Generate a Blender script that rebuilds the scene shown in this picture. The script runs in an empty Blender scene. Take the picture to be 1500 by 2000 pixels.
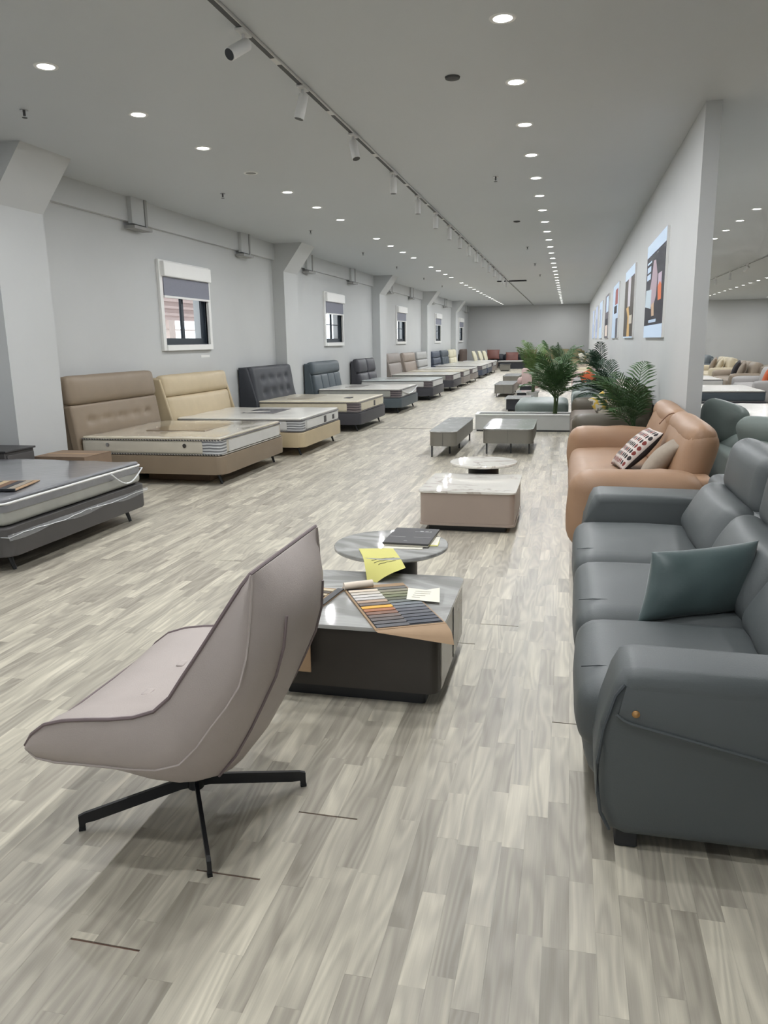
import bpy, bmesh, math, random
from mathutils import Vector, Matrix, noise
from math import pi, sin, cos, radians as R
random.seed(7)
SC = bpy.context.scene
COL = SC.collection

# ------------------------------------------------------------------ camera
CAM_H = 1.6
YAW, PITCH, ROLL = R(13.4493), R(12.4507), R(1.0)
fw = Vector((-sin(YAW)*cos(PITCH), cos(YAW)*cos(PITCH), -sin(PITCH)))
rt = Vector((cos(YAW), sin(YAW), 0)); dn = fw.cross(rt)
rt2 = rt*cos(ROLL) + dn*sin(ROLL); dn2 = -rt*sin(ROLL) + dn*cos(ROLL)
cam_d = bpy.data.cameras.new('camera'); cam = bpy.data.objects.new('camera', cam_d); COL.objects.link(cam)
m3 = Matrix((rt2, -dn2, -fw)).transposed()
cam.matrix_world = Matrix.Translation((0, 0, CAM_H)) @ m3.to_4x4()
cam_d.sensor_fit = 'VERTICAL'; cam_d.sensor_height = 36; cam_d.sensor_width = 27
cam_d.lens = 36*1502/2000; cam_d.clip_start = .05; cam_d.clip_end = 200
SC.camera = cam

# ------------------------------------------------------------------ world, exposure
W = bpy.data.worlds.new('world'); SC.world = W; W.use_nodes = True
bg = W.node_tree.nodes['Background']; bg.inputs[0].default_value = (.93, .97, 1, 1); bg.inputs[1].default_value = 3.0
vs = SC.view_settings
vs.view_transform = 'Standard'; vs.look = 'None'; vs.exposure = -0.55; vs.gamma = 1; vs.use_curve_mapping = False
SC.cycles.use_denoising = True
SC.cycles.max_bounces = 6; SC.cycles.diffuse_bounces = 4; SC.cycles.glossy_bounces = 3
SC.cycles.caustics_reflective = False; SC.cycles.caustics_refractive = False
SC.cycles.sample_clamp_indirect = 6
SC.cycles.use_adaptive_sampling = True; SC.cycles.adaptive_threshold = .15; SC.cycles.adaptive_min_samples = 12
LAMP_W = 34.0          # each recessed downlight
LAMP_COL = (.97, .985, 1)

# ------------------------------------------------------------------ materials
def lin(c):
    c = c/255
    return c/12.92 if c <= .04045 else ((c+.055)/1.055)**2.4
def rgb(r, g, b): return (lin(r), lin(g), lin(b), 1)
def new_mat(name):
    m = bpy.data.materials.new(name); m.use_nodes = True
    nt = m.node_tree; return m, nt, nt.nodes['Principled BSDF']
def N(nt, t, **kw):
    n = nt.nodes.new(t)
    for k, v in kw.items(): setattr(n, k, v)
    return n
def mat(name, c, rough=.6, var=.06, vscale=6, bump=0, bscale=120, metal=0, coat=0, spec=.5, sheen=0):
    m, nt, p = new_mat(name)
    p.inputs['Roughness'].default_value = rough; p.inputs['Metallic'].default_value = metal
    p.inputs['Specular IOR Level'].default_value = spec
    p.inputs['Coat Weight'].default_value = coat; p.inputs['Coat Roughness'].default_value = .12
    p.inputs['Sheen Weight'].default_value = sheen
    tc = N(nt, 'ShaderNodeTexCoord')
    no = N(nt, 'ShaderNodeTexNoise'); no.inputs['Scale'].default_value = vscale; no.inputs['Detail'].default_value = 4
    nt.links.new(tc.outputs['Object'], no.inputs['Vector'])
    ra = N(nt, 'ShaderNodeValToRGB')
    b = rgb(*c)
    ra.color_ramp.elements[0].position = .3; ra.color_ramp.elements[1].position = .7
    ra.color_ramp.elements[0].color = [x*(1-var) for x in b[:3]]+[1]
    ra.color_ramp.elements[1].color = [min(1, x*(1+var)) for x in b[:3]]+[1]
    nt.links.new(no.outputs['Fac'], ra.inputs['Fac']); nt.links.new(ra.outputs['Color'], p.inputs['Base Color'])
    if bump:
        n2 = N(nt, 'ShaderNodeTexNoise'); n2.inputs['Scale'].default_value = bscale; n2.inputs['Detail'].default_value = 3
        nt.links.new(tc.outputs['Object'], n2.inputs['Vector'])
        bu = N(nt, 'ShaderNodeBump'); bu.inputs['Strength'].default_value = bump; bu.inputs['Distance'].default_value = .01
        nt.links.new(n2.outputs['Fac'], bu.inputs['Height']); nt.links.new(bu.outputs['Normal'], p.inputs['Normal'])
    return m
def emis(name, c, s):
    m, nt, p = new_mat(name)
    p.inputs['Base Color'].default_value = [x*.25 for x in rgb(*c)[:3]]+[1]; p.inputs['Emission Color'].default_value = rgb(*c)
    p.inputs['Emission Strength'].default_value = s; p.inputs['Roughness'].default_value = .6; p.inputs['Specular IOR Level'].default_value = .2
    return m
def marble(name, c1, c2, scale=2.2, rough=.12, vein=.5, sharp=.03, det=8, dist=1.6):
    m, nt, p = new_mat(name); p.inputs['Roughness'].default_value = rough
    tc = N(nt, 'ShaderNodeTexCoord'); no = N(nt, 'ShaderNodeTexNoise')
    no.inputs['Scale'].default_value = scale; no.inputs['Detail'].default_value = det; no.inputs['Distortion'].default_value = dist
    mp = N(nt, 'ShaderNodeMapping'); mp.inputs['Rotation'].default_value = (0, 0, .5); mp.inputs['Scale'].default_value = (1, 2.4, 1)
    nt.links.new(tc.outputs['Object'], mp.inputs['Vector']); nt.links.new(mp.outputs['Vector'], no.inputs['Vector'])
    ra = N(nt, 'ShaderNodeValToRGB'); e = ra.color_ramp.elements
    e[0].position = 0; e[0].color = rgb(*c1); e[1].position = 1; e[1].color = rgb(*c1)
    a = e.new(.5-sharp); a.color = rgb(*c1); b = e.new(.5); b.color = rgb(*c2); c = e.new(.5+sharp); c.color = rgb(*c1)
    nt.links.new(no.outputs['Fac'], ra.inputs['Fac'])
    n2 = N(nt, 'ShaderNodeTexNoise'); n2.inputs['Scale'].default_value = scale*.8; n2.inputs['Detail'].default_value = 3
    nt.links.new(tc.outputs['Object'], n2.inputs['Vector'])
    mx = N(nt, 'ShaderNodeMix', data_type='RGBA'); mx.inputs[7].default_value = rgb(*c2)
    ml = N(nt, 'ShaderNodeMath', operation='MULTIPLY'); ml.inputs[1].default_value = vein*.6
    nt.links.new(n2.outputs['Fac'], ml.inputs[0]); nt.links.new(ml.outputs[0], mx.inputs[0])
    nt.links.new(ra.outputs['Color'], mx.inputs[6]); nt.links.new(mx.outputs[2], p.inputs['Base Color'])
    return m
def glass(name):
    m, nt, p = new_mat(name)
    p.inputs['Base Color'].default_value = (.95, .98, 1, 1); p.inputs['Roughness'].default_value = .02
    p.inputs['Transmission Weight'].default_value = 1; p.inputs['IOR'].default_value = 1.05
    return m
def film(name, c=(225, 228, 230), alpha=.22):
    m, nt, p = new_mat(name)
    p.inputs['Base Color'].default_value = rgb(*c); p.inputs['Roughness'].default_value = .12; p.inputs['Alpha'].default_value = alpha
    return m
def oval_mat(name):
    m, nt, p = new_mat(name); p.inputs['Roughness'].default_value = .8
    tc = N(nt, 'ShaderNodeTexCoord'); mp = N(nt, 'ShaderNodeMapping')
    mp.inputs['Scale'].default_value = (17, 26, 0)
    vo = N(nt, 'ShaderNodeTexVoronoi'); vo.inputs['Scale'].default_value = 1; vo.inputs['Randomness'].default_value = .12
    nt.links.new(tc.outputs['Object'], mp.inputs['Vector']); nt.links.new(mp.outputs['Vector'], vo.inputs['Vector'])
    ra = N(nt, 'ShaderNodeValToRGB'); ra.color_ramp.interpolation = 'CONSTANT'
    e = ra.color_ramp.elements; e[0].position = 0; e[0].color = (1, 1, 1, 1); e[1].position = .37; e[1].color = (0, 0, 0, 1)
    nt.links.new(vo.outputs['Distance'], ra.inputs['Fac'])
    r2 = N(nt, 'ShaderNodeValToRGB'); r2.color_ramp.interpolation = 'CONSTANT'
    f = r2.color_ramp.elements; f[0].color = rgb(38, 30, 32); f[1].position = .5; f[1].color = rgb(112, 42, 36)
    nt.links.new(vo.outputs['Color'], r2.inputs['Fac'])
    mx = N(nt, 'ShaderNodeMix', data_type='RGBA'); mx.inputs[6].default_value = rgb(196, 186, 180)
    nt.links.new(ra.outputs['Color'], mx.inputs[0]); nt.links.new(r2.outputs['Color'], mx.inputs[7])
    nt.links.new(mx.outputs[2], p.inputs['Base Color'])
    return m
def blot_mat(name, base, c1, c2, scale=9):
    m, nt, p = new_mat(name); p.inputs['Roughness'].default_value = .8
    tc = N(nt, 'ShaderNodeTexCoord'); no = N(nt, 'ShaderNodeTexNoise'); no.inputs['Scale'].default_value = scale; no.inputs['Detail'].default_value = 2
    nt.links.new(tc.outputs['Object'], no.inputs['Vector'])
    ra = N(nt, 'ShaderNodeValToRGB'); ra.color_ramp.interpolation = 'CONSTANT'; e = ra.color_ramp.elements
    e[0].color = rgb(*c1); e[1].position = .46; e[1].color = rgb(*base); k = e.new(.6); k.color = rgb(*c2)
    nt.links.new(no.outputs['Fac'], ra.inputs['Fac']); nt.links.new(ra.outputs['Color'], p.inputs['Base Color'])
    return m
def stripe_mat(name, c1, c2, scale, axis=2, diag=0.0):
    m, nt, p = new_mat(name); p.inputs['Roughness'].default_value = .4
    tc = N(nt, 'ShaderNodeTexCoord'); w = N(nt, 'ShaderNodeTexWave'); w.inputs['Scale'].default_value = scale
    w.bands_direction = 'XYZ'[axis]; w.inputs['Distortion'].default_value = 1.2; w.inputs['Detail'].default_value = 2
    mp = N(nt, 'ShaderNodeMapping'); mp.inputs['Rotation'].default_value = (0, diag, 0)
    nt.links.new(tc.outputs['Object'], mp.inputs['Vector']); nt.links.new(mp.outputs['Vector'], w.inputs['Vector'])
    ra = N(nt, 'ShaderNodeValToRGB'); e = ra.color_ramp.elements; e[0].position = .42; e[0].color = rgb(*c1); e[1].position = .58; e[1].color = rgb(*c2)
    nt.links.new(w.outputs['Fac'], ra.inputs['Fac']); nt.links.new(ra.outputs['Color'], p.inputs['Base Color'])
    return m
def floor_mat(name, far=False):
    """grey oak laminate; near: one value per strip from the attribute 'strip'; far: strips too small to pick apart"""
    m, nt, p = new_mat(name); L = nt.links.new
    p.inputs['Specular IOR Level'].default_value = .45
    tc = N(nt, 'ShaderNodeTexCoord'); ge = N(nt, 'ShaderNodeNewGeometry')
    if far:
        mp = N(nt, 'ShaderNodeMapping'); mp.inputs['Rotation'].default_value = (0, 0, pi/2)
        L(ge.outputs['Position'], mp.inputs['Vector'])
        br = N(nt, 'ShaderNodeTexBrick'); br.offset = .37; br.squash = 1
        br.inputs['Color1'].default_value = (0, 0, 0, 1); br.inputs['Color2'].default_value = (1, 1, 1, 1); br.inputs['Mortar'].default_value = (.5, .5, .5, 1)
        br.inputs['Scale'].default_value = 1; br.inputs['Brick Width'].default_value = .5; br.inputs['Row Height'].default_value = .0708
        br.inputs['Mortar Size'].default_value = 0
        L(mp.outputs['Vector'], br.inputs['Vector']); sid = br.outputs['Color']
    else:
        at = N(nt, 'ShaderNodeAttribute'); at.attribute_name = 'strip'; sid = at.outputs['Fac']
    # grain coordinates: stretched along Y, shifted per strip
    mul = N(nt, 'ShaderNodeMath', operation='MULTIPLY'); mul.inputs[1].default_value = 37.0; L(sid, mul.inputs[0])
    cmb = N(nt, 'ShaderNodeCombineXYZ'); L(mul.outputs[0], cmb.inputs[0]); L(mul.outputs[0], cmb.inputs[1])
    ad = N(nt, 'ShaderNodeVectorMath', operation='ADD'); L(ge.outputs['Position'], ad.inputs[0]); L(cmb.outputs[0], ad.inputs[1])
    mp2 = N(nt, 'ShaderNodeMapping'); mp2.inputs['Scale'].default_value = (15, 1.5, 1); L(ad.outputs[0], mp2.inputs['Vector'])
    no = N(nt, 'ShaderNodeTexNoise'); no.inputs['Scale'].default_value = 1; no.inputs['Detail'].default_value = 3; no.inputs['Distortion'].default_value = .35
    L(mp2.outputs[0], no.inputs['Vector'])
    # cathedral rings
    mp3 = N(nt, 'ShaderNodeMapping'); mp3.inputs['Scale'].default_value = (11, 1.3, 1); L(ad.outputs[0], mp3.inputs['Vector'])
    n3 = N(nt, 'ShaderNodeTexNoise'); n3.inputs['Scale'].default_value = .9; n3.inputs['Detail'].default_value = 1; L(mp3.outputs[0], n3.inputs['Vector'])
    rg = N(nt, 'ShaderNodeMath', operation='MULTIPLY'); rg.inputs[1].default_value = 55; L(n3.outputs['Fac'], rg.inputs[0])
    sn = N(nt, 'ShaderNodeMath', operation='SINE'); L(rg.outputs[0], sn.inputs[0])
    r1 = N(nt, 'ShaderNodeMapRange'); r1.inputs[1].default_value = -1; r1.inputs[2].default_value = 1; r1.inputs[3].default_value = -.085; r1.inputs[4].default_value = .085
    L(sn.outputs[0], r1.inputs[0])
    # fine streaks
    mp4 = N(nt, 'ShaderNodeMapping'); mp4.inputs['Scale'].default_value = (260, 6, 1); L(ad.outputs[0], mp4.inputs['Vector'])
    n4 = N(nt, 'ShaderNodeTexNoise'); n4.inputs['Scale'].default_value = 1; n4.inputs['Detail'].default_value = 2; L(mp4.outputs[0], n4.inputs['Vector'])
    def madd(a, k, b):
        x = N(nt, 'ShaderNodeMath', operation='MULTIPLY_ADD'); L(a, x.inputs[0]); x.inputs[1].default_value = k
        if isinstance(b, float): x.inputs[2].default_value = b
        else: L(b, x.inputs[2])
        return x.outputs[0]
    v = madd(sid, .34, .0); v = madd(no.outputs['Fac'], .82, v); v = madd(n4.outputs['Fac'], .18, v)
    a2 = N(nt, 'ShaderNodeMath', operation='ADD'); L(v, a2.inputs[0]); L(r1.outputs[0], a2.inputs[1])
    sb = N(nt, 'ShaderNodeMath', operation='SUBTRACT'); L(a2.outputs[0], sb.inputs[0]); sb.inputs[1].default_value = .2
    ra = N(nt, 'ShaderNodeValToRGB'); e = ra.color_ramp.elements
    e[0].position = .12; e[0].color = rgb(137, 131, 119); e[1].position = .88; e[1].color = rgb(211, 204, 186)
    k = e.new(.38); k.color = rgb(160, 154, 141); k = e.new(.62); k.color = rgb(183, 177, 161)
    L(sb.outputs[0], ra.inputs['Fac']); L(ra.outputs['Color'], p.inputs['Base Color'])
    rr = N(nt, 'ShaderNodeMapRange'); rr.inputs[3].default_value = .34; rr.inputs[4].default_value = .52; L(no.outputs['Fac'], rr.inputs[0]); L(rr.outputs[0], p.inputs['Roughness'])
    bu = N(nt, 'ShaderNodeBump'); bu.inputs['Strength'].default_value = .12; bu.inputs['Distance'].default_value = .004
    L(a2.outputs[0], bu.inputs['Height']); L(bu.outputs['Normal'], p.inputs['Normal'])
    return m

M = {}
M['wall'] = mat('wall_paint', (189, 191, 191), .75, .015, 1.5, .03, 60)
M['ceil'] = mat('ceiling_paint', (190, 194, 197), .5, .012, .6)
M['endwall'] = mat('end_wall_paint', (182, 183, 182), .75, .02, .7)
M['white'] = mat('white_gloss_trim', (228, 228, 226), .4, .01)
M['whitemetal'] = mat('white_metal', (205, 205, 203), .4, .02)
M['black'] = mat('black_metal', (24, 26, 30), .4, .05)
M['dark'] = mat('dark_slot', (70, 71, 72), .6, .03)
M['frame'] = mat('dark_blue_window_frame', (44, 53, 62), .45, .04)
M['blind'] = mat('grey_blind_fabric', (132, 134, 146), .85, .03, 40, .05, 300)
M['glass'] = glass('window_glass')
M['floor'] = floor_mat('laminate_strips'); M['floorfar'] = floor_mat('laminate_far', True)
M['subfloor'] = mat('dark_underlay', (104, 78, 66), .9)
M['jointtrim'] = mat('grey_joint_strip', (112, 108, 100), .6)
M['lens'] = emis('lit_lens', (255, 255, 252), 14)
M['lens'].cycles.emission_sampling = 'NONE'
M['unlit'] = mat('unlit_lens', (120, 120, 116), .4)
M['chrome'] = mat('chrome', (190, 190, 190), .2, .02, metal=1)
M['bracket'] = mat('bracket_grey', (150, 150, 148), .5)
M['chair'] = mat('taupe_leather', (176, 166, 161), .5, .03, 8, .12, 260)
M['chairpipe'] = mat('plum_grey_piping', (118, 105, 106), .55, .03)
M['blue'] = mat('blue_grey_leather', (79, 84, 85), .5, .04, 3, .1, 200)
M['bluepipe'] = mat('dark_blue_grey_piping', (64, 70, 74), .5)
M['brass'] = mat('brass', (176, 136, 88), .4, .03, metal=.6)
M['teal'] = mat('teal_satin', (66, 82, 82), .42, .08, 4, .05, 90, sheen=.3)
M['tan'] = mat('tan_leather', (154, 122, 96), .52, .05, 4, .1, 150)
M['tandark'] = mat('tan_leather_seam', (126, 88, 66), .5)
M['oval'] = oval_mat('oval_print'); M['charcoal'] = mat('charcoal_fabric', (50, 47, 50), .85, .05, 40)
M['beigepillow'] = mat('grey_beige_fabric', (150, 138, 124), .85, .06, 30, .1, 200)
M['brown'] = mat('olive_brown_leather', (80, 73, 60), .5, .06, 5, .1, 150)
M['brown2'] = mat('taupe_brown_leather', (104, 92, 82), .5, .06, 5, .1, 150)
M['yellowpillow'] = blot_mat('yellow_grey_print', (190, 184, 168), (205, 172, 74), (112, 108, 100), 11)
M['sage'] = mat('sage_grey_leather', (120, 130, 126), .5, .05, 4, .08, 150)
M['sagedark'] = mat('deep_sage_leather', (96, 106, 102), .5, .05, 4, .08, 150)
M['stone'] = marble('grey_stone', (142, 142, 139), (182, 182, 180), 1.6, .05, .5, .12, 4, .8)
M['whitemarble'] = marble('white_marble', (222, 219, 212), (176, 168, 160), 1.1, .04, .1, .012, 5, 1.0)
M['pinktaupe'] = mat('pink_taupe_lacquer', (164, 149, 139), .35, .015)
M['darkoak'] = mat('dark_brown_oak', (48, 44, 40), .4, .12, 3)
M['graygloss'] = mat('grey_gloss_panel', (136, 130, 120), .22, .02)
M['warmgrey'] = mat('warm_grey_lacquer', (122, 119, 111), .4, .02)
M['greytop'] = marble('pale_grey_marble', (176, 178, 177), (214, 215, 214), 1.6, .06, .5, .02)
M['planter'] = mat('planter_white', (176, 177, 174), .6, .02)
M['soil'] = mat('soil', (48, 40, 34), .95, .2, 40)
M['paper'] = mat('paper', (226, 222, 208), .8, .015)
M['yellow'] = mat('yellow_paper', (204, 199, 118), .8, .02)
M['ink'] = mat('ink', (70, 66, 48), .9)
M['kraft'] = mat('kraft_board', (158, 132, 104), .8, .04, 20)
M['catalog'] = mat('dark_catalogue', (60, 59, 60), .5, .03)
M['silver'] = mat('silver_print', (150, 150, 150), .4)
M['cardboard'] = mat('cardboard', (128, 108, 90), .85, .05, 12)
M['leaf'] = mat('palm_leaf', (58, 86, 48), .5, .25, 3)
M['leafdark'] = mat('dark_palm_leaf', (36, 62, 44), .5, .25, 3)
M['leaflight'] = mat('light_palm_leaf', (86, 112, 58), .5, .2, 3)
M['stem'] = mat('palm_stem', (62, 78, 44), .7, .1)
M['redbrown'] = mat('red_brown_leather', (112, 70, 62), .5, .06)
M['navyblack'] = mat('black_blue_leather', (38, 41, 48), .5, .05)
M['pink'] = mat('dusty_pink_fabric', (196, 172, 168), .8, .04)
M['orange'] = mat('orange_fabric', (196, 96, 56), .8, .04)
M['cream'] = mat('cream_leather', (202, 190, 164), .55, .04)
M['olive'] = mat('olive_fabric', (122, 114, 82), .7, .05)
M['lightgrey'] = mat('light_grey_fabric', (168, 165, 163), .8, .03)
M['slate'] = mat('slate_blue_grey', (98, 106, 110), .6, .05)
M['taupe2'] = mat('warm_taupe_leather', (148, 134, 118), .55, .04)
M['film'] = film('clear_plastic')
M['filmedge'] = mat('plastic_edge', (208, 210, 212), .15, .02)

# ------------------------------------------------------------------ geometry helpers
class B:
    def __init__(s): s.v = []; s.f = []; s.mi = []; s.flat = False
    def add(s, vs_, fs_, mi=0):
        o = len(s.v); s.v += [tuple(v) for v in vs_]
        for f in fs_: s.f.append(tuple(i+o for i in f)); s.mi.append(mi)
        return s
    def bm(s, bm, mi=0, mw=None):
        if mw is not None: bmesh.ops.transform(bm, matrix=mw, verts=bm.verts)
        bm.verts.index_update()
        s.add([v.co.copy() for v in bm.verts], [[v.index for v in f.verts] for f in bm.faces], mi); bm.free(); return s
    def box(s, x0, x1, y0, y1, z0, z1, bev=0, seg=2, mi=0, mw=None):
        if not bev:
            vs_ = [Vector((x, y, z)) for z in (z0, z1) for y in (y0, y1) for x in (x0, x1)]
            if mw is not None: vs_ = [mw @ v for v in vs_]
            return s.add(vs_, [(0, 2, 3, 1), (4, 5, 7, 6), (0, 1, 5, 4), (2, 6, 7, 3), (0, 4, 6, 2), (1, 3, 7, 5)], mi)
        s.flat = s.flat or bev <= .02
        bm = bmesh.new(); bmesh.ops.create_cube(bm, size=1)
        for v in bm.verts: v.co = Vector((x0+(x1-x0)*(v.co.x+.5), y0+(y1-y0)*(v.co.y+.5), z0+(z1-z0)*(v.co.z+.5)))
        bmesh.ops.bevel(bm, geom=bm.edges[:], offset=bev, segments=seg, profile=.5, affect='EDGES')
        return s.bm(bm, mi, mw)
    def prism(s, outline, z0, z1, bev=0, mi=0, mw=None, seg=2):
        """outline: (x, y) points counter-clockwise, extruded in z"""
        s.flat = s.flat or 0 < bev <= .02
        bm = bmesh.new(); n = len(outline)
        lo = [bm.verts.new((x, y, z0)) for x, y in outline]; hi = [bm.verts.new((x, y, z1)) for x, y in outline]
        fb = bm.faces.new(lo[::-1]); ft = bm.faces.new(hi)
        for i in range(n): bm.faces.new((lo[i], lo[(i+1) % n], hi[(i+1) % n], hi[i]))
        if bev: bmesh.ops.bevel(bm, geom=list(ft.edges)+list(fb.edges), offset=bev, segments=seg, profile=.5, affect='EDGES')
        return s.bm(bm, mi, mw)
    def slab(s, prof, y0, y1, bev=0, seg=2, mi=0, mw=None):
        """prof: (x, z) outline swept along y"""
        T = Matrix(((1, 0, 0, 0), (0, 0, -1, 0), (0, 1, 0, 0), (0, 0, 0, 1)))   # (x, y, z) -> (x, -z, y)
        return s.prism(prof, -y1, -y0, bev, mi, (mw @ T) if mw is not None else T, seg)
    def tube(s, pts, r, n=8, closed=False, mi=0, r2=None):
        pts = [Vector(p) for p in pts]; k = len(pts); rings = []; up = Vector((0, 0, 1))
        for i, p in enumerate(pts):
            a = pts[(i-1) % k] if (closed or i > 0) else p; c = pts[(i+1) % k] if (closed or i < k-1) else p
            t = (c-a).normalized() if (c-a).length > 1e-9 else Vector((0, 0, 1))
            u = t.cross(up)
            if u.length < 1e-3: u = t.cross(Vector((1, 0, 0)))
            u.normalize(); w = t.cross(u).normalized()
            rr = r if r2 is None else r+(r2-r)*i/max(1, k-1)
            rings.append([p+u*(rr*cos(2*pi*j/n))+w*(rr*sin(2*pi*j/n)) for j in range(n)])
        vs_ = [v for q in rings for v in q]; fs_ = []
        for i in range(k if closed else k-1):
            for j in range(n):
                a, b = i*n+j, i*n+(j+1) % n; c, d = ((i+1) % k)*n+(j+1) % n, ((i+1) % k)*n+j
                fs_.append((a, d, c, b))
        if not closed: fs_ += [tuple(range(n)), tuple(reversed(range((k-1)*n, k*n)))]
        return s.add(vs_, fs_, mi)
    def lathe(s, prof, c=(0, 0, 0), n=32, mi=0, mw=None, cap=True):
        vs_ = []; k = len(prof); c = Vector(c)
        for r, z in prof:
            for j in range(n): vs_.append(c+Vector((r*cos(2*pi*j/n), r*sin(2*pi*j/n), z)))
        fs_ = []
        for i in range(k-1):
            for j in range(n): fs_.append((i*n+j, i*n+(j+1) % n, (i+1)*n+(j+1) % n, (i+1)*n+j))
        if cap: fs_ += [tuple(reversed(range(n))), tuple(range((k-1)*n, k*n))]
        if mw is not None: vs_ = [mw @ v for v in vs_]
        return s.add(vs_, fs_, mi)
    def cush(s, c, size, r=.06, puff=(0, 0, 0), n=10, mw=None, wr=0, ws=6, fn=None, mi=0, seed=0):
        """soft rounded block; puff: how far each pair of faces bulges; fn(p) reshapes"""
        h = Vector(size)/2; c = Vector(c); idx = {}; vs_ = []; fs_ = []; r = min(r, *h)
        g = [sin((2*i/n-1)*pi/2) for i in range(n+1)]
        def vert(i, j, k):
            key = (i, j, k)
            if key in idx: return idx[key]
            p = Vector((g[i]*h.x, g[j]*h.y, g[k]*h.z))
            q = Vector([max(-(h[a]-r), min(h[a]-r, p[a])) for a in range(3)])
            d = p-q
            nrm = d.normalized() if d.length > 1e-9 else Vector((0, 0, 1))
            if d.length > 1e-9: p = q+nrm*r
            u = [p[a]/h[a] for a in range(3)]
            for a in range(3):
                b1, b2 = (a+1) % 3, (a+2) % 3
                p[a] += puff[a]*(1-u[b1]**2)*(1-u[b2]**2)*u[a]
            if wr: p += nrm*wr*noise.noise(Vector((p.x*ws+seed, p.y*ws, p.z*ws+seed)))
            if fn: p = fn(p)
            p = p+c
            if mw is not None: p = mw @ p
            vs_.append(p); idx[key] = len(vs_)-1; return idx[key]
        for a in range(n):
            for b in range(n):
                for k, fl in ((0, 1), (n, 0)):
                    for ax in range(3):
                        def kk(p_, q_):
                            t = [0, 0, 0]; t[ax] = k; t[(ax+1) % 3] = p_; t[(ax+2) % 3] = q_; return vert(*t)
                        f = [kk(a, b), kk(a+1, b), kk(a+1, b+1), kk(a, b+1)]
                        fs_.append(f[::-1] if fl else f)
        return s.add(vs_, fs_, mi)
    def pillow(s, w, h, t, mw, n=14, pinch=.07, mi=0, wr=.006, seed=0, mi2=None):
        vs_ = []; fs_ = []; fm = []
        for side in (1, -1):
            o = len(vs_)
            for j in range(n+1):
                for i in range(n+1):
                    u, v = sin((2*i/n-1)*pi/2), sin((2*j/n-1)*pi/2)
                    x = u*w/2*(1-pinch*(1-v*v)*u*u); y = v*h/2*(1-pinch*(1-u*u)*v*v)
                    z = side*t/2*((1-u**2)*(1-v**2))**.42
                    if abs(z) > 1e-6: z += wr*noise.noise(Vector((x*9+seed, y*9, side*3.0)))
                    vs_.append(mw @ Vector((x, y, z)))
            for j in range(n):
                for i in range(n):
                    f = (o+j*(n+1)+i, o+j*(n+1)+i+1, o+(j+1)*(n+1)+i+1, o+(j+1)*(n+1)+i)
                    fs_.append(f if side > 0 else f[::-1]); fm.append(mi if side > 0 or mi2 is None else mi2)
        o = len(s.v); s.v += [tuple(v) for v in vs_]
        for f, m_ in zip(fs_, fm): s.f.append(tuple(i+o for i in f)); s.mi.append(m_)
        return s
    def mesh(s, name, mats, ang=40, merge=False):
        me = bpy.data.meshes.new(name); me.from_pydata(s.v, [], s.f)
        if merge:
            bm = bmesh.new(); bm.from_mesh(me); bmesh.ops.remove_doubles(bm, verts=bm.verts, dist=1e-5); bm.to_mesh(me); bm.free()
        for m_ in (mats if isinstance(mats, (list, tuple)) else [mats]): me.materials.append(m_)
        if len(me.polygons) == len(s.mi): me.polygons.foreach_set('material_index', s.mi)
        if ang:
            me.polygons.foreach_set('use_smooth', [True]*len(me.polygons)); me.set_sharp_from_angle(angle=R(20 if s.flat else ang))
        me.update(); return me
    def obj(s, name, mats, parent=None, ang=40, merge=False):
        o = bpy.data.objects.new(name, s.mesh(name, mats, ang, merge)); COL.objects.link(o)
        if parent: o.parent = parent
        return o
def tag(o, label=None, cat=None, group=None, kind=None):
    for k, v in (('label', label), ('category', cat), ('group', group), ('kind', kind)):
        if v: o[k] = v
    return o
def thing(name, label, cat, loc=(0, 0, 0), rz=0, group=None):
    o = bpy.data.objects.new(name, None); COL.objects.link(o); o.location = loc; o.rotation_euler = (0, 0, rz); o.empty_display_size = .1
    return tag(o, label, cat, group)
def struct(name, b, m, parent=None, ang=0):
    o = b.obj(name, m, parent, ang)
    if not parent: o['kind'] = 'structure'
    return o
def dup(root, loc, label=None, rz=None, group=None):
    r = root.copy(); COL.objects.link(r); r.location = loc
    if rz is not None: r.rotation_euler = (0, 0, rz)
    if label: r['label'] = label
    if group: r['group'] = group
    for ch in root.children:
        c = ch.copy(); COL.objects.link(c); c.parent = r
        for g in ch.children:
            d = g.copy(); COL.objects.link(d); d.parent = c
    return r
def frame_m(o, e1, e2):
    """matrix with local x along e1, local y near e2, at o"""
    e1 = Vector(e1).normalized(); e2 = Vector(e2); n = e1.cross(e2).normalized(); e2 = n.cross(e1)
    m = Matrix((e1, e2, n)).transposed().to_4x4(); m.translation = Vector(o); return m
def throw(w, h, t, mw, mats, label, group=None, wr=.006, mi2=None):
    o = B().pillow(w, h, t, Matrix.Identity(4), 16, .06, wr=wr, mi2=mi2).obj('throw_pillow', mats, None, 60, True); o.matrix_world = mw
    return tag(o, label, 'pillow', group)
def rrect(x0, x1, y0, y1, r, n=6):
    o = []
    for cx, cy, a0 in ((x1-r, y1-r, 0), (x0+r, y1-r, pi/2), (x0+r, y0+r, pi), (x1-r, y0+r, 3*pi/2)):
        for i in range(n+1): a = a0+pi/2*i/n; o.append((cx+r*cos(a), cy+r*sin(a)))
    return o

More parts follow.
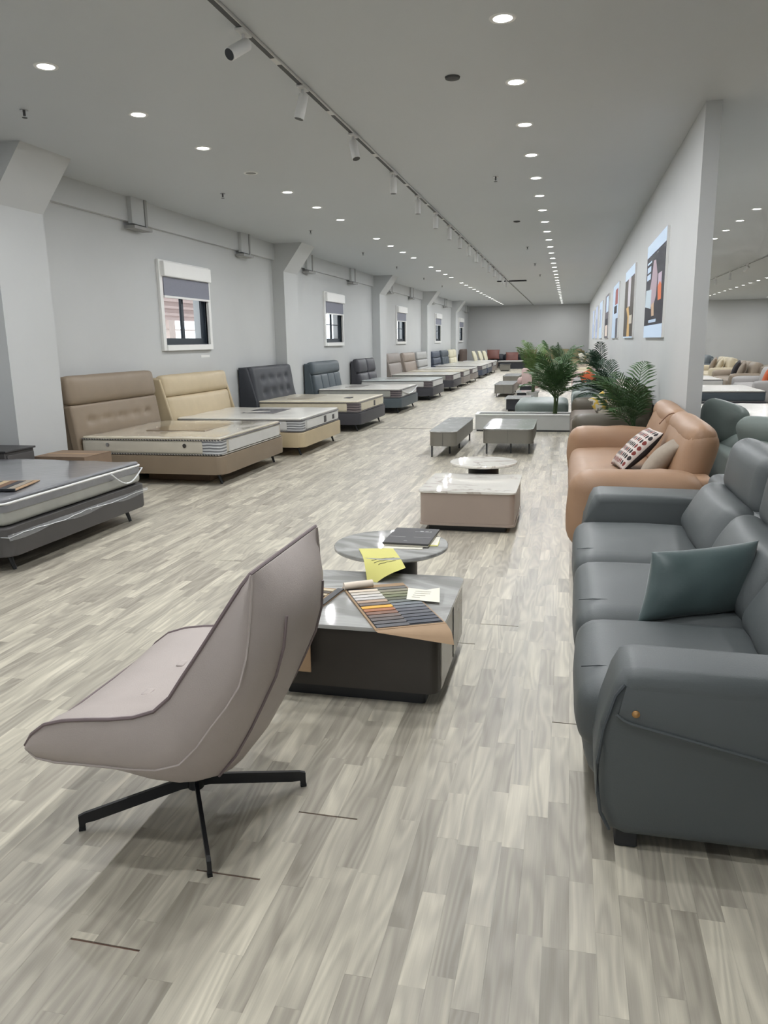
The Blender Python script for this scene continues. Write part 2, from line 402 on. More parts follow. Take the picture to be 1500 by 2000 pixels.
# ------------------------------------------------------------------ the room
XL, XR, YB, YF, ZC = -6.0, 12.0, -4.0, 48.0, 3.6
WIN_Y = [10.82, 18.94, 27.35, 35.6, 43.6]; WIN_W, WIN_Z0, WIN_Z1 = 1.68, 1.53, 2.86
TR = .085
b = B(); zz0, zz1 = WIN_Z0+TR, WIN_Z1-TR
b.box(XL-.24, XL, YB, YF, 0, zz0); b.box(XL-.24, XL, YB, YF, zz1, ZC)
prev = YB
for y in WIN_Y: b.box(XL-.24, XL, prev, y+TR, zz0, zz1); prev = y+WIN_W-TR
b.box(XL-.24, XL, prev, YF, zz0, zz1)
wl = struct('wall_left', b, M['wall'])
struct('wall_far', B().box(XL-.24, XR, YF, YF+.2, 0, ZC), M['endwall'])
struct('wall_right', B().box(XR, XR+.2, YB, YF+.2, 0, ZC), M['wall'])
wbk = B().box(XL-.24, -2.6, YB-.2, YB, 0, ZC); wbk.box(2.6, XR+.2, YB-.2, YB, 0, ZC); wbk.box(-2.6, 2.6, YB-.2, YB, 2.5, ZC); struct('wall_back', wbk, M['wall'])
dfr = B().box(-2.6, -2.52, YB-.14, YB-.06, 0, 2.5); dfr.box(2.52, 2.6, YB-.14, YB-.06, 0, 2.5); dfr.box(-2.52, 2.52, YB-.14, YB-.06, 2.42, 2.5); struct('added_door_1', dfr, M['frame'])   # unseen opening added behind the viewer to let in soft daylight
struct('ceiling', B().box(XL-.24, XR+.2, YB-.2, YF+.2, ZC, ZC+.15), M['ceil'])
PX0, PX1, PY0 = 1.09, 1.225, 7.75
part_w = struct('wall_partition', B().box(PX0, PX1, PY0, YF, 0, ZC), M['wall'])
# band of wall that steps out under the ceiling on the left, columns with haunches
for k in range(6):
    y0 = 7.15+8.4*k-8.4; y1 = y0+.82
    if k == 0: continue
    c = B().box(XL, -5.75, y0, y1, 0, 3.05); c.slab([(XL, 3.05), (-5.75, 3.05), (-5.33, ZC), (XL, ZC)], y0, y1)
    c.slab([(-5.33, ZC-.04), (-5.33, ZC)], y0, y1) if False else None
    struct('wall_pier_%d' % k, c, M['wall'])
ys = [YB]+[7.15+8.4*k for k in range(5)]+[YF]
for i in range(len(ys)-1):
    a = ys[i]+(.82 if i else 0); e_ = ys[i+1]
    struct('trim_%d' % (i+1), B().box(XL, -5.93, a, e_, 3.28, ZC), M['wall'])
# hangers boxed onto that band
n_h = 0
for y in (10.05, 13.75, 17.45, 21.2, 25.9, 29.6, 34.3, 38.0, 42.6, 46.0):
    t = thing('pipe_hanger', ['white boxed hanger on the wall band above the %s' % s for s in
        ('taupe headboard', 'black tufted headboard', 'slate headboard', 'charcoal headboard', 'first grey-taupe headboard past the third pier', 'last grey-taupe headboard before the fourth pier',
         'navy headboard', 'pale cream headboard', 'far corner daybed', 'corner where the far wall begins')][n_h], 'bracket', (-5.93, y, 3.2), 0, 'boxed hangers along the wall band'); n_h += 1
    B().box(0, .06, 0, .4, .05, .4).obj('hanger_box', M['wall'], t, 0)
    B().box(.06, .075, .33, .39, .02, .4).obj('hanger_strap', M['bracket'], t, 0)
    B().box(-.04, .12, -.05, .42, -.02, .02).obj('hanger_foot', M['bracket'], t, 0)
# windows
for k, y in enumerate(WIN_Y):
    w = bpy.data.objects.new('window_%d' % (k+1), None); COL.objects.link(w); w.location = (XL, y, WIN_Z0); w['kind'] = 'structure'
    h = WIN_Z1-WIN_Z0; q = WIN_W
    tb = B().box(-.02, .045, 0, TR, 0, h); tb.box(-.02, .045, q-TR, q, 0, h); tb.box(-.02, .06, TR, q-TR, 0, TR); tb.box(-.02, .045, TR, q-TR, h-TR, h)
    tb.obj('window_trim', M['white'], w, 0)
    B().box(-.235, -.22, TR, q-TR, TR, h-TR).obj('outer_rim', M['frame'], w, 0) if False else None
    B().box(-.02, .11, .05, q-.05, h-.24, h-.02, .015).obj('blind_box', M['white'], w)
    B().box(.04, .055, .1, q-.06, h-.52, h-.22).obj('roller_blind', M['blind'], w, 0)
    B().box(.03, .065, .09, q-.05, h-.545, h-.515).obj('blind_bar', M['white'], w, 0)
    f = B(); x0, x1 = -.09, -.05
    f.box(x0, x1, TR, TR+.04, TR, h-TR); f.box(x0, x1, q-TR-.08, q-TR, TR, h-TR); f.box(x0, x1, TR+.04, q-TR-.08, TR, TR+.1); f.box(x0, x1, TR+.04, q-TR-.08, h-TR-.05, h-TR)
    sf = f.obj('sash_frame', M['frame'], w, 0)
    B().box(x0, x1, q/2-.04, q/2+.03, TR+.1, h-TR-.05).obj('mullion', M['frame'], w, 0)
    if k: B().box(x0+.01, x1-.01, TR+.04, q-TR-.08, .52, .545).obj('glazing_bar', M['frame'], w, 0)
    for a0, a1 in ((TR+.04, q/2-.04), (q/2+.03, q-TR-.08)):
        B().box(-.074, -.068, a0, a1, TR+.1, h-TR-.05).obj('pane', M['glass'], w, 0)
    rv = B().box(-.05, -.02, q-TR-.02, q-TR, TR, h-TR); rv.box(-.05, -.02, TR, q-TR-.02, TR, TR+.02)
    rv.obj('reveal', M['frame'], w, 0)
# neighbouring shed seen through the first window: ribbed cladding over a run of bright glazing
t = thing('neighbouring_shed', 'pinkish ribbed shed wall over white glazing bars outside the first window', 'building', (-9.2, 9.5, 0))
sb_ = B().box(-.2, 0, 0, 14, 2.2, 5)
for i in range(14): sb_.box(0, .04, 0, 14, 2.3+i*.16, 2.36+i*.16)
sb_.obj('cladding', mat('shed_cladding', (186, 166, 160), .8), t, 0)
sh = mat('shed_post', (196, 180, 172), .8)
for i in range(7): B().box(-.1, 0, 1.2+i*2.1, 1.5+i*2.1, 0, 2.2).obj('post', sh, t, 0)
for i in range(2): B().box(-.06, -.02, 0, 14, 1.72+i*.24, 1.75+i*.24).obj('glazing_bar', sh, t, 0)
# filler smear under the first window
tag(B().box(XL, XL+.004, 12.1, 12.42, 1.4, 1.44, .0).obj('filler_patch', M['white']), 'small white filler patch on the wall under the first window', 'patch')

# ------------------------------------------------------------------ floor
ft = struct('floor', B().box(XL-.24, XR+.2, YB-.2, YF+.2, -.1, -.004), M['subfloor'])
BX, SW = -.23, .2125/3
Y_STRIP = 15.5
XA, XB = -5.95, 6.5
JO = {(-1.08, -.86): 1.91, (-.86, -.65): 2.265, (-.44, -.23): 4.215, (-.65, -.44): 3.905, (-1.29, -1.08): 1.575, (.2, .41): 1.2, (-1.93, -1.7): 3.3, (-2.56, -2.35): 5.2, (-.01, .2): 3.1}
c0 = int(math.floor((XA-BX)/SW)); c1 = int(math.ceil((XB-BX)/SW))
rs = random.Random(11); strips = []
tanh = 750/1502
for ci in range(c0, c1):
    x0 = BX+ci*SW; x1 = x0+SW; xm = (x0+x1)/2; gap = None
    for (a, e_), yj in JO.items():
        if a-.02 < xm < e_+.02: gap = yj
    y = .75-rs.random()*.5
    while y < Y_STRIP:
        ln = rs.choice((.28, .34, .42, .5, .58, .66))*(.9+.2*rs.random()); ye = min(y+ln, Y_STRIP)
        cuts = [(y, ye)]
        if gap and y < gap < ye: cuts = [(y, gap-.0035), (gap+.0035, ye)]
        for a, e_ in cuts:
            if e_-a > .004: strips.append((x0, x1, a, e_, rs.random()))
        y = ye
def screen_area(s):
    x, y = (s[0]+s[1])/2, (s[2]+s[3])/2
    p = Vector((x, y, -CAM_H)); z = p.dot(fw)
    if z < .3: return 0
    u, v = p.dot(rt2)/z*1502, p.dot(dn2)/z*1502
    if abs(u) > 790 or abs(v) > 1040: return 0
    return (s[3]-s[2])/(z*z)/z
order = sorted(range(len(strips)), key=lambda i: -screen_area(strips[i]))
near = set(order[:298])
def strip_geo(b, s, g=.00012):
    x0, x1, y0, y1, h = s; e = .0002; d = -.0006+.0004*h
    vs_ = [(x0, y0, -.006), (x1, y0, -.006), (x1, y1, -.006), (x0, y1, -.006), (x0+g, y0+g, d-e), (x1-g, y0+g, d-e), (x1-g, y1-g, d-e), (x0+g, y1-g, d-e)]
    b.add(vs_, [(4, 5, 6, 7), (0, 1, 5, 4), (1, 2, 6, 5), (2, 3, 7, 6), (3, 0, 4, 7)])
def set_attr(me, vals):
    at = me.attributes.new('strip', 'FLOAT', 'FACE'); at.data.foreach_set('value', vals)
rest = B(); vals = []
for i, s in enumerate(strips):
    if i in near:
        o1 = B(); strip_geo(o1, s); o = o1.obj('plank', M['floor'], ft, 0); set_attr(o.data, [s[4]]*5)
    else: strip_geo(rest, s); vals += [s[4]]*5
ro = rest.obj('plank_field', M['floor'], ft, 0); set_attr(ro.data, vals); ro['kind'] = 'stuff'
fb = B().box(XL, XR, Y_STRIP, YF, -.006, -.001); fb.box(XB, XR, YB, Y_STRIP, -.006, -.001); fb.box(XL, XB, YB, .2, -.006, -.001)
fb.obj('laminate_field', M['floorfar'], ft, 0)['kind'] = 'stuff'
struct('trim_8', B().box(-3.6, 0.0, 14.19, 14.215, -.001, .003), M['jointtrim'])
struct('trim_9', B().box(-3.6, 0.0, 26.3, 26.34, -.001, .003), M['jointtrim'])

# ------------------------------------------------------------------ ceiling fittings
def lamp_data(name, w):
    l = bpy.data.lights.new(name, 'AREA'); l.shape = 'DISK'; l.size = .1; l.energy = w; l.color = LAMP_COL; l.spread = R(180); return l
LD = lamp_data('downlight_beam', LAMP_W)
ring_me = B().lathe([(.062, 0), (.062, -.004), (.082, -.006), (.088, 0)], n=24, cap=False).mesh('trim_ring', M['white'])
lens_me = B().lathe([(.0, -.003), (.062, -.003), (.062, .0), (.0, .0)], n=24).mesh('lens', M['lens'])
off_me = B().lathe([(.0, -.003), (.062, -.003), (.062, .0), (.0, .0)], n=24).mesh('lens', M['unlit'])
LD3 = lamp_data('added_beam_strong', LAMP_W*3)  # stronger beam for the added hidden downlights
def downlight(x, y, label, group, on=True, ld=None):
    t = thing('downlight', label, 'ceiling light', (x, y, ZC), 0, group)
    for nm, me in (('trim_ring', ring_me), ('lens', lens_me if on else off_me)):
        o = bpy.data.objects.new(nm, me); COL.objects.link(o); o.parent = t
    if on:
        l = bpy.data.objects.new('beam', ld or LD); COL.objects.link(l); l.parent = t; l.location = (0, 0, -.012)
ORD = 'first second third fourth fifth sixth seventh eighth ninth tenth eleventh twelfth thirteenth fourteenth'.split()
for k in range(-4, 33):
    lb = 'lit round downlight overhead before the partition row enters the picture' if k < 0 else '%s lit downlight from the viewer in the row beside the partition wall' % ORD[k] if k < 14 else 'lit downlight in the crowded far end of the row beside the partition wall'
    downlight(-.48, 5.49+1.278*k, lb, 'downlights overhead' if k < 0 else 'downlights beside the partition')
off_left = {3, 7, 12, 17}; nl = 0
for k in range(-4, 33):
    if k in off_left:
        if k == 3: downlight(-3.77, 5.44+1.262*k, 'unlit round downlight in the row above the bed feet', None, False)
        continue
    lb = 'lit round downlight overhead before the bed row enters the picture' if k < 0 else '%s lit downlight from the viewer in the row above the bed feet' % ORD[nl] if nl < 13 else 'lit downlight in the crowded far end of the row above the bed feet'
    downlight(-3.77, 5.44+1.262*k, lb, 'downlights overhead beds' if k < 0 else 'downlights above the beds'); nl += k >= 0
for k in list(range(-2, 8))+list(range(9, 30, 3)):  # lamps hidden behind the partition are added to brighten the other half
    lb = '%s lit downlight visible past the partition end' % ORD[k-4] if 4 <= k <= 7 else 'lit downlight past the partition end outside the picture' if k < 4 else 'added unseen downlight behind the partition, brightening the other half'
    downlight(2.88, 9.07+1.29*k, lb, 'downlights past the partition', True, LD3 if k > 8 else LD)
for k in range(-9, 0): downlight(6.75, 29.5+2.6*k, 'added unseen downlight brightening the other half', 'added downlights across the hall')  # unseen lamps added because the other half was too dark
for k in range(0, 14): downlight(6.75, 29.5+1.3*k, 'lit round downlight in the far row across the other half of the hall', 'downlights across the other half')
for k in range(0, 4): downlight(10.2, 42+1.3*k, 'lit round downlight near the far corner across the other half', 'downlights in the far corner')
# lighting tracks
def track(name, label, x, ya, yb, spots, glabel, grp, first=()):
    OR2 = 'fourth fifth sixth seventh eighth ninth tenth'.split()
    t = thing(name, label, 'light track', (x, ya, ZC))
    B().box(-.025, .025, 0, yb-ya, -.022, 0, .004, 1).obj('rail', M['whitemetal'], t)
    br = sorted(set([0.0]+[s-ya for s in spots]+[(spots[i]+spots[i+1])/2-ya for i in range(len(spots)-1)]+[yb-ya]))
    for a, e_ in zip(br, br[1:]):
        if e_-a > .3: B().box(-.017, .017, a+.07, e_-.07, -.0245, -.021).obj('slot', M['dark'], t, 0)
    for i, y in enumerate(spots):
        lb, tilt, az = (first[i] if i < len(first) else (('%s track spotlight from the viewer, hanging straight down above the bed aisle' % OR2[i-3]) if len(first) == 3 and i < 10 else glabel, .0, 0))
        s = thing('track_spotlight', lb, 'spotlight', (x, y, ZC-.0245), 0, None if i < len(first) else grp)
        B().box(-.03, .03, -.075, .075, -.018, 0, .004, 1).obj('adaptor', M['whitemetal'], s)
        B().tube([(0, 0, -.018), (0, 0, -.06)], .012, 10).obj('stem', M['whitemetal'], s)
        mw = Matrix.Translation((0, 0, -.085)) @ Matrix.Rotation(az, 4, 'Z') @ Matrix.Rotation(tilt, 4, 'X')
        B().lathe([(.036, .03), (.04, .028), (.04, -.15), (.036, -.152)], n=20, mw=mw).obj('lamp_head', M['whitemetal'], s)
        B().lathe([(.0, -.1525), (.036, -.1525), (.036, -.15), (.0, -.15)], n=20, mw=mw).obj('lamp_face', M['black'], s)
sp = [5.17, 6.33, 7.82, 9.62, 11.19, 12.69, 14.13, 15.5, 16.9, 18.3, 19.7, 21.1, 22.6, 24.1, 25.6, 27.1]
track('light_track', 'long ceiling track running down the middle of the bed aisle', -2.115, 2.5, 47.5, sp,
      'white cylindrical spotlight far down the track above the bed aisle', 'spotlights on the aisle track',
      (('nearest track spotlight with its dark face tilted towards the viewer', -1.0, -.45), ('second track spotlight from the viewer, tilted a little towards the beds', .25, 1.9), ('third track spotlight from the viewer, aimed towards the partition', .35, -2.3)))
track('light_track', 'thin ceiling track in the other half of the hall', 4.85, 18, 47, [24.5, 27.0, 29.5, 32],
      'white spotlight on the track in the other half of the hall', 'spotlights on the other track', (('dark-faced tilted spotlight on the track in the other half', .9, .6),))
# sprinklers
for x, ys_, lb, g in ((-4.63, (6.31, 10.3, 14.02, 17.75, 21.35, 25.45, 29.2), 'small sprinkler head on the ceiling in the line above the mattresses', 'sprinklers above the mattresses'),
                      (-.965, (10.36, 18.08, 22.0, 25.8), 'small sprinkler head on the ceiling just beside the partition downlights', 'sprinklers beside the downlights')):
    for y in ys_:
        t = thing('sprinkler', lb, 'sprinkler', (x, y, ZC), 0, g)
        B().lathe([(.035, -.006), (.035, 0), (0, 0)], n=16).obj('escutcheon', M['chrome'], t)
        B().tube([(0, 0, 0), (0, 0, -.045)], .011, 8).obj('nozzle', M['dark'], t)
        B().lathe([(.0, -.062), (.022, -.062), (.022, -.058), (0, -.058)], n=12).obj('deflector', M['dark'], t)
for y, lb in ((6.51, 'dark round ceiling disc near the second partition downlight'), (14.2, 'dark round ceiling disc halfway along the partition downlights')):
    t = thing('smoke_detector', lb, 'detector', (-.95, y, ZC))
    B().lathe([(.03, -.02), (.055, -.014), (.06, 0), (.0, 0)], n=24).obj('housing', M['dark'], t)
t = thing('ceiling_vent', 'black slot vent across the ceiling far down the aisle', 'vent', (-2.0, 27.95, ZC))
B().box(-.5, .5, -.16, .16, -.004, 0).obj('opening', M['black'], t, 0)
for i in range(4): B().box(-.5, .5, -.14+i*.08, -.12+i*.08, -.03, -.004).obj('blade', M['black'], t, 0)

# ------------------------------------------------------------------ light boxes on the partition
def poster(k, y0, blocks, label, wd=2.3, z0=1.6, z1=2.86):
    t = thing('light_box_poster', label, 'poster', (PX0, y0, z0), 0, 'light boxes on the partition')
    h = z1-z0
    B().box(-.03, 0, 0, wd, 0, h).obj('casing', M['white'], t, 0)
    # print seen from the room: u runs away from the viewer (0..1), v upwards
    cols = {}; pb = B()
    for (u0, u1, v0, v1, col, st) in blocks:
        key = (col, st)
        if key not in cols: cols[key] = len(cols)
        if isinstance(u1, (list, tuple)): pts = u1
        else: pts = [(u0, v0), (u1, v0), (u1, v1), (u0, v1)]
        n = len(pts); dx = .0305+.0004*len(pb.f)
        pb.add([(-dx, u*wd, v*h) for u, v in pts], [tuple(range(n))], cols[key])
    ms = [emis('print_%d_%d' % (k, i), c, s) for i, (c, s) in enumerate(cols)]
    pb.obj('print', ms, t, 0)
WB, DK = (206, 226, 248), (62, 62, 74)
poster(1, 9.87, [(0, 1, 0, 1, DK, .35), (0, 1, .87, 1, WB, .9), (0, 1, 0, .13, WB, .9), (.7, .95, .79, .81, WB, .9), (.72, .94, .7, .76, WB, .8), (.72, .94, .62, .68, WB, .8),
    (.3, [(.46, .78), (.58, .79), (.66, .6), (.74, .5), (.7, .34), (.5, .3), (.36, .42), (.34, .62)], 0, 0, (196, 176, 186), .7), (.12, .3, .5, .62, (214, 196, 212), .7),
    (.1, [(.1, .36), (.26, .36), (.3, .5), (.2, .54), (.12, .5)], 0, 0, (232, 128, 82), .8), (.0, [(.62, .3), (.98, .34), (.95, .52), (.62, .5)], 0, 0, (206, 222, 232), .8),
    (.0, [(.42, .22), (.56, .22), (.6, .34), (.46, .36)], 0, 0, (220, 190, 160), .7), (.3, .72, .155, .185, WB, .7)], 'large lit poster with dark centre and pale bands nearest the partition end')
poster(2, 14.4, [(0, 1, 0, 1, (112, 104, 96), .35), (0, 1, .86, 1, WB, .9), (0, 1, 0, .02, WB, .9), (.34, .62, .45, .86, (226, 222, 228), .7), (.5, [(.3, .02), (.6, .02), (.55, .3), (.75, .44), (.5, .46), (.35, .3)], 0, 0, (226, 190, 128), .75),
    (.1, .4, .2, .32, (230, 222, 206), .7)], 'lit poster with golden standing shape, second from the partition end')
poster(3, 18.9, [(0, 1, 0, 1, WB, .8), (.1, .55, .62, .9, (176, 96, 92), .6), (.2, .7, .46, .6, (52, 50, 56), .3), (.0, .35, .0, .36, (120, 120, 128), .4)], 'lit poster with a red patch above white, third from the partition end')
poster(4, 23.4, [(0, 1, 0, 1, (128, 124, 132), .45), (.1, .7, .6, .95, WB, .9), (.2, .8, .05, .3, (240, 226, 214), .8), (.2, .8, .3, .45, (60, 58, 66), .3)], 'lit grey poster with a white top, fourth from the partition end')
poster(5, 27.9, [(0, 1, 0, 1, WB, .85), (.55, .9, .3, .8, (176, 190, 214), .7)], 'pale blue lit poster, fifth from the partition end')
poster(6, 32.4, [(0, 1, 0, 1, (196, 210, 238), .8), (.2, .6, .2, .6, (170, 184, 216), .7)], 'pale blue lit poster, sixth from the partition end')
poster(7, 36.9, [(0, 1, 0, 1, (190, 206, 236), .8), (.3, .7, .5, .9, (214, 226, 246), .8)], 'pale blue lit poster, farthest from the partition end')

# ------------------------------------------------------------------ beds along the left wall
def lean(xb, zb, a): return Matrix.Translation((xb, 0, zb)) @ Matrix.Rotation(-a, 4, 'Y')
def bed(yc, wd, xf, label, fm, hm, style, hz=1.15, hw=None, leg=M['black'], slim=False, cat='bed'):
    """foot at local x = 0, head towards -x; root on the floor at the foot's middle"""
    t = thing('bed', label, cat, (xf, yc, 0), 0, 'display beds along the window wall'); xw = -5.97-xf; hw = hw or wd+.12; w2 = wd/2
    B().prism(rrect(xw+.22, 0, -w2, w2, .09), .13, .345, .012).obj('bed_frame', fm, t)
    for sx, sy in ((-.12, -w2+.16), (-.12, w2-.16), (xw+.4, -w2+.16), (xw+.4, w2-.16)):
        B().tube([(sx-.03, sy, .14), (sx+.02*(1 if sx > -1 else 0), sy, 0)], .022, 8, r2=.014).obj('leg', leg, t)
    hb = .2
    # headboard: core that leans on the wall plus upholstered pads
    core = B().slab([(xw, hb-.06), (xw+.26, hb-.06), (xw+.12, hz-.03), (xw, hz-.03)], -hw/2+.02, hw/2-.02, .02) if style != 'tufted' else B().slab([(xw, hb-.06), (xw+.36, hb-.06), (xw+.33, .55), (xw+.2, hz-.05), (xw+.14, hz), (xw, hz)], -hw/2, hw/2, .03, 3)
    h = core.obj('headboard', hm, t)
    a = math.atan2(.14, hz-hb)
    def pad(z0, z1, th, y0, y1, r=.05, puff=.02, tufts=(), name='pad', wr=.004, x_off=0):
        c = B(); n = 12 if not tufts else 34; H = z1-z0; Wd = y1-y0; yc_ = (y0+y1)/2; zc = (z0+z1)/2
        x = xw+.26-(zc-hb)*.14/(hz-hb)+x_off
        def fn(p):
            if p.x > 0:
                for ty, tz in tufts:
                    d = math.hypot(p.y-ty, (p.z-tz)*1.2); p.x -= .045*math.exp(-(d/(.05 if len(tufts) == 5 else .075))**2)
            return p
        mw = Matrix.Translation((x, yc_, zc)) @ Matrix.Rotation(-a, 4, 'Y')
        c.cush((0, 0, 0), (th, Wd, H), r, (puff, 0, 0), n, mw, wr, 7, fn, seed=yc)
        po = c.obj(name, hm, h)
        for ty, tz in tufts: B().cush((th/2+puff*(1-(tz*2/H)**2)*(1-(ty*2/Wd)**2)-.046, ty, tz), (.014, .034, .03), .007, n=4, mw=mw).obj('button', hm, h)
        return po
    if style == 'roll_buttons':
        pad(hz-.36, hz, .17, -hw/2, hw/2, .07, .02); p = pad(.3, hz-.35, .12, -hw/2, hw/2, .03, .02, [((i-2)*.33, .1) for i in range(5)])
    elif style == 'two_pads':
        pad(hz-.32, hz+.01, .16, -hw/2+.03, hw/2-.03, .07, .03); pad(.3, hz-.31, .15, -hw/2+.05, hw/2-.05, .06, .03)
        for s in (-1, 1): B().slab([(xw, .15), (xw+.34, .15), (xw+.33, .5), (xw+.16, hz-.05), (xw, hz-.03)], s*hw/2-(.05 if s > 0 else 0), s*hw/2+(.05 if s < 0 else 0), .015).obj('wing', hm, h)
    elif style == 'tufted':
        pad(.3, hz+.01, .14, -hw/2+.03, hw/2-.03, .06, .03, [((i-1.5)*.42, z) for i in range(4) for z in (.2, -.06)], x_off=.06)
    elif style == 'roll_panels':
        pad(hz-.3, hz+.01, .18, -hw/2+.02, hw/2-.02, .08, .02); k = 4
        for i in range(k): pad(.3, hz-.29, .14, -hw/2+.05+i*(hw-.1)/k, -hw/2+.05+(i+1)*(hw-.1)/k, .035, .02)
    elif style == 'pillows':
        for i in range(2):
            for z0, z1 in ((.3, hz-.36), (hz-.37, hz+.03)):
                pad(z0, z1, .17, -hw/2+i*hw/2+.01, i*hw/2-.01, .07, .04)
    elif style == 'three_rows':
        for i in range(3): pad(.3+i*(hz-.3)/3, .3+(i+1)*(hz-.3)/3, .15, -hw/2+.01, hw/2-.01, .06, .03)
    return t
def mattress(yc, wd, xf, label, top, side, z0=.335, z1=.535, piping=None, eyelets=False, corner=None, foot=None, labelpatch=None, low_piping=True):
    t = thing('mattress', label, 'mattress', (xf, yc, 0), 0, 'mattresses on the display beds'); w2 = wd/2; x1 = -.03; x0 = -5.97-xf+.3; z0 = max(z0, .347)
    zc = (z0+z1)/2
    B().cush(((x0+x1)/2, 0, zc), (x1-x0, wd, z1-z0), .05, (0, 0, .012), 16, None, .006, 5, seed=yc).obj('ticking', side, t, 50)
    B().cush(((x0+x1)/2, 0, z1+.004), (x1-x0-.03, wd-.03, .03), .014, (0, 0, .012), 18, None, .01, 4, seed=yc*3).obj('top_panel', top, t, 60)
    pm = piping or side
    for z in ((z1-.012, z0+.012) if low_piping else (z1-.012,)):
        B().tube([(x, y, z) for x, y in rrect(x0-.004, x1+.004, -w2-.004, w2+.004, .06)], .009, 6, True).obj('piping', pm, t)
    if eyelets:
        for x in (x1-.45, x1-1.45):
            e = B().lathe([(.018, 0), (.024, .004), (.024, .008), (.018, .008)], n=16, mw=Matrix.Translation((x, -w2, zc+.02)) @ Matrix.Rotation(pi/2, 4, 'X')); e.obj('eyelet', M['chrome'], t)
            B().lathe([(0, .001), (.018, .001), (.018, .006), (0, .006)], n=14, mw=Matrix.Translation((x, -w2, zc+.02)) @ Matrix.Rotation(pi/2, 4, 'X')).obj('air_vent', M['black'], t)
    if corner:
        c = B().prism(rrect(x1-.26, x1+.008, -w2-.008, -w2+.2, .06), z0+.02, z1-.02); c.obj('corner_band', corner, t)
    if foot:
        B().box(x1, x1+.006, -w2+.22, w2-.1, z0+.03, z1-.03).obj('foot_border', foot, t, 0)
    if labelpatch:
        B().box(x1, x1+.009, labelpatch[0], labelpatch[0]+.12, zc-.05, zc+.05).obj('side_label', labelpatch[1], t, 0)
    return t
mgrey = mat('grey_ticking', (158, 159, 153), .5, .06, 6, coat=.5); mdark = mat('dark_grey_quilting', (118, 119, 124), .3, .08, 5, .3, 14, coat=.9)
mcream = mat('cream_ticking', (196, 190, 176), .45, .04, 6, coat=.4); mbeigetop = mat('beige_quilting', (206, 197, 178), .22, .09, 3, .25, 12, coat=1)
mwhite = mat('white_ticking', (206, 206, 204), .5, .03, 8, coat=.3); mwhitetop = mat('white_quilting', (222, 219, 211), .3, .06, 3, .25, 12, coat=.6)
mivory = mat('ivory_ticking', (206, 198, 176), .5, .04, 8, coat=.3); mivorytop = mat('ivory_quilting', (220, 211, 188), .35, .07, 3, .25, 12, coat=.6)
mpale = mat('pale_blue_grey_quilting', (186, 192, 190), .35, .07, 3, .25, 12, coat=.6)
mband = stripe_mat('silver_bands', (196, 198, 200), (110, 112, 116), 9, 2); mdband = stripe_mat('dark_bands', (66, 60, 66), (120, 112, 112), 7, 2)
mlab = mat('dark_label', (52, 50, 54), .5)
mpipe_d = stripe_mat('rope_piping', (34, 34, 38), (150, 146, 138), 11, 0, .6); mpipe_w = mat('white_piping', (222, 222, 220), .5); mpipe_k = mat('thin_dark_piping', (84, 82, 82), .5)
H = {k: mat('bed_'+k, c, .5, .05, 4, .08, 150) for k, c in dict(charcoal=(76, 74, 74), taupe=(134, 119, 101), beige=(186, 170, 140), black=(46, 49, 56), slate=(72, 82, 88), anthracite=(58, 58, 64),
     greytaupe=(140, 132, 126), warmtaupe=(146, 134, 124), palegrey=(162, 162, 160), navy=(62, 70, 86), bluegrey=(66, 76, 84), cream=(205, 200, 176), brown=(92, 78, 70)).items()}
BEDS = [  # yc, width, foot x, label, frame, head, style, head height, head width, mattress...
 (5.5, 1.9, -3.85, 'dark charcoal bed in the near corner, its head beyond the picture edge', 'charcoal', 'charcoal', 'two_pads', 1.2, None),
 (9.1, 2.0, -3.83, 'taupe leather bed with five buttons on its headboard, beside the nearest pier', 'taupe', 'taupe', 'roll_buttons', 1.27, 2.0),
 (11.45, 1.95, -3.68, 'beige leather bed with a two-pad headboard under the first window', 'beige', 'beige', 'two_pads', 1.17, 2.25),
 (14.6, 2.05, -3.66, 'black bed with a tufted winged headboard', 'anthracite', 'black', 'tufted', 1.18, 2.2),
 (18.3, 2.1, -3.68, 'slate green bed with a rolled top headboard just past the second pier', 'slate', 'slate', 'roll_panels', 1.17, 2.2),
 (22.2, 2.1, -3.62, 'charcoal bed with four soft pillow pads on its headboard', 'anthracite', 'anthracite', 'pillows', 1.12, 2.0),
 (26.0, 2.0, -3.6, 'grey taupe bed just past the third pier', 'anthracite', 'greytaupe', 'two_pads', 1.22, 2.0),
 (28.6, 2.0, -3.6, 'warm taupe bed, middle of the three between the third and fourth piers', 'greytaupe', 'warmtaupe', 'two_pads', 1.2, 2.2),
 (31.2, 2.0, -3.6, 'pale grey bed with three rows of pads before the fourth pier', 'greytaupe', 'palegrey', 'three_rows', 1.2, 2.1),
 (34.7, 2.0, -3.6, 'navy bed just past the fourth pier', 'navy', 'navy', 'three_rows', 1.17, 2.0),
 (37.2, 2.0, -3.6, 'blue grey bed between the navy bed and the pale cream bed', 'navy', 'bluegrey', 'roll_panels', 1.17, 2.1),
 (39.8, 2.0, -3.6, 'pale cream bed with a soft headboard before the last pier', 'greytaupe', 'cream', 'pillows', 1.15, 2.2)]
for (yc, wd, xf, lb, fmn, hmn, st, hz, hw) in BEDS: bed(yc, wd, xf, lb, H[fmn], H[hmn], st, hz, hw)
m1 = mattress(5.5, 1.86, -3.85, 'dark grey mattress in clear plastic with white piping, on the charcoal bed', mdark, mgrey, .3, .53, mpipe_w, low_piping=False)
B().prism(rrect(-1.87, -.022, -.938, .938, .07), .455, .505).obj('dark_border', mdark, m1)
ed = []; rr_ = random.Random(3)
for i in range(26):
    y = -.94+1.88*i/25; ed.append((.012+.002*rr_.random(), y, .285-.008*rr_.random()+.008*sin(i*.6)))
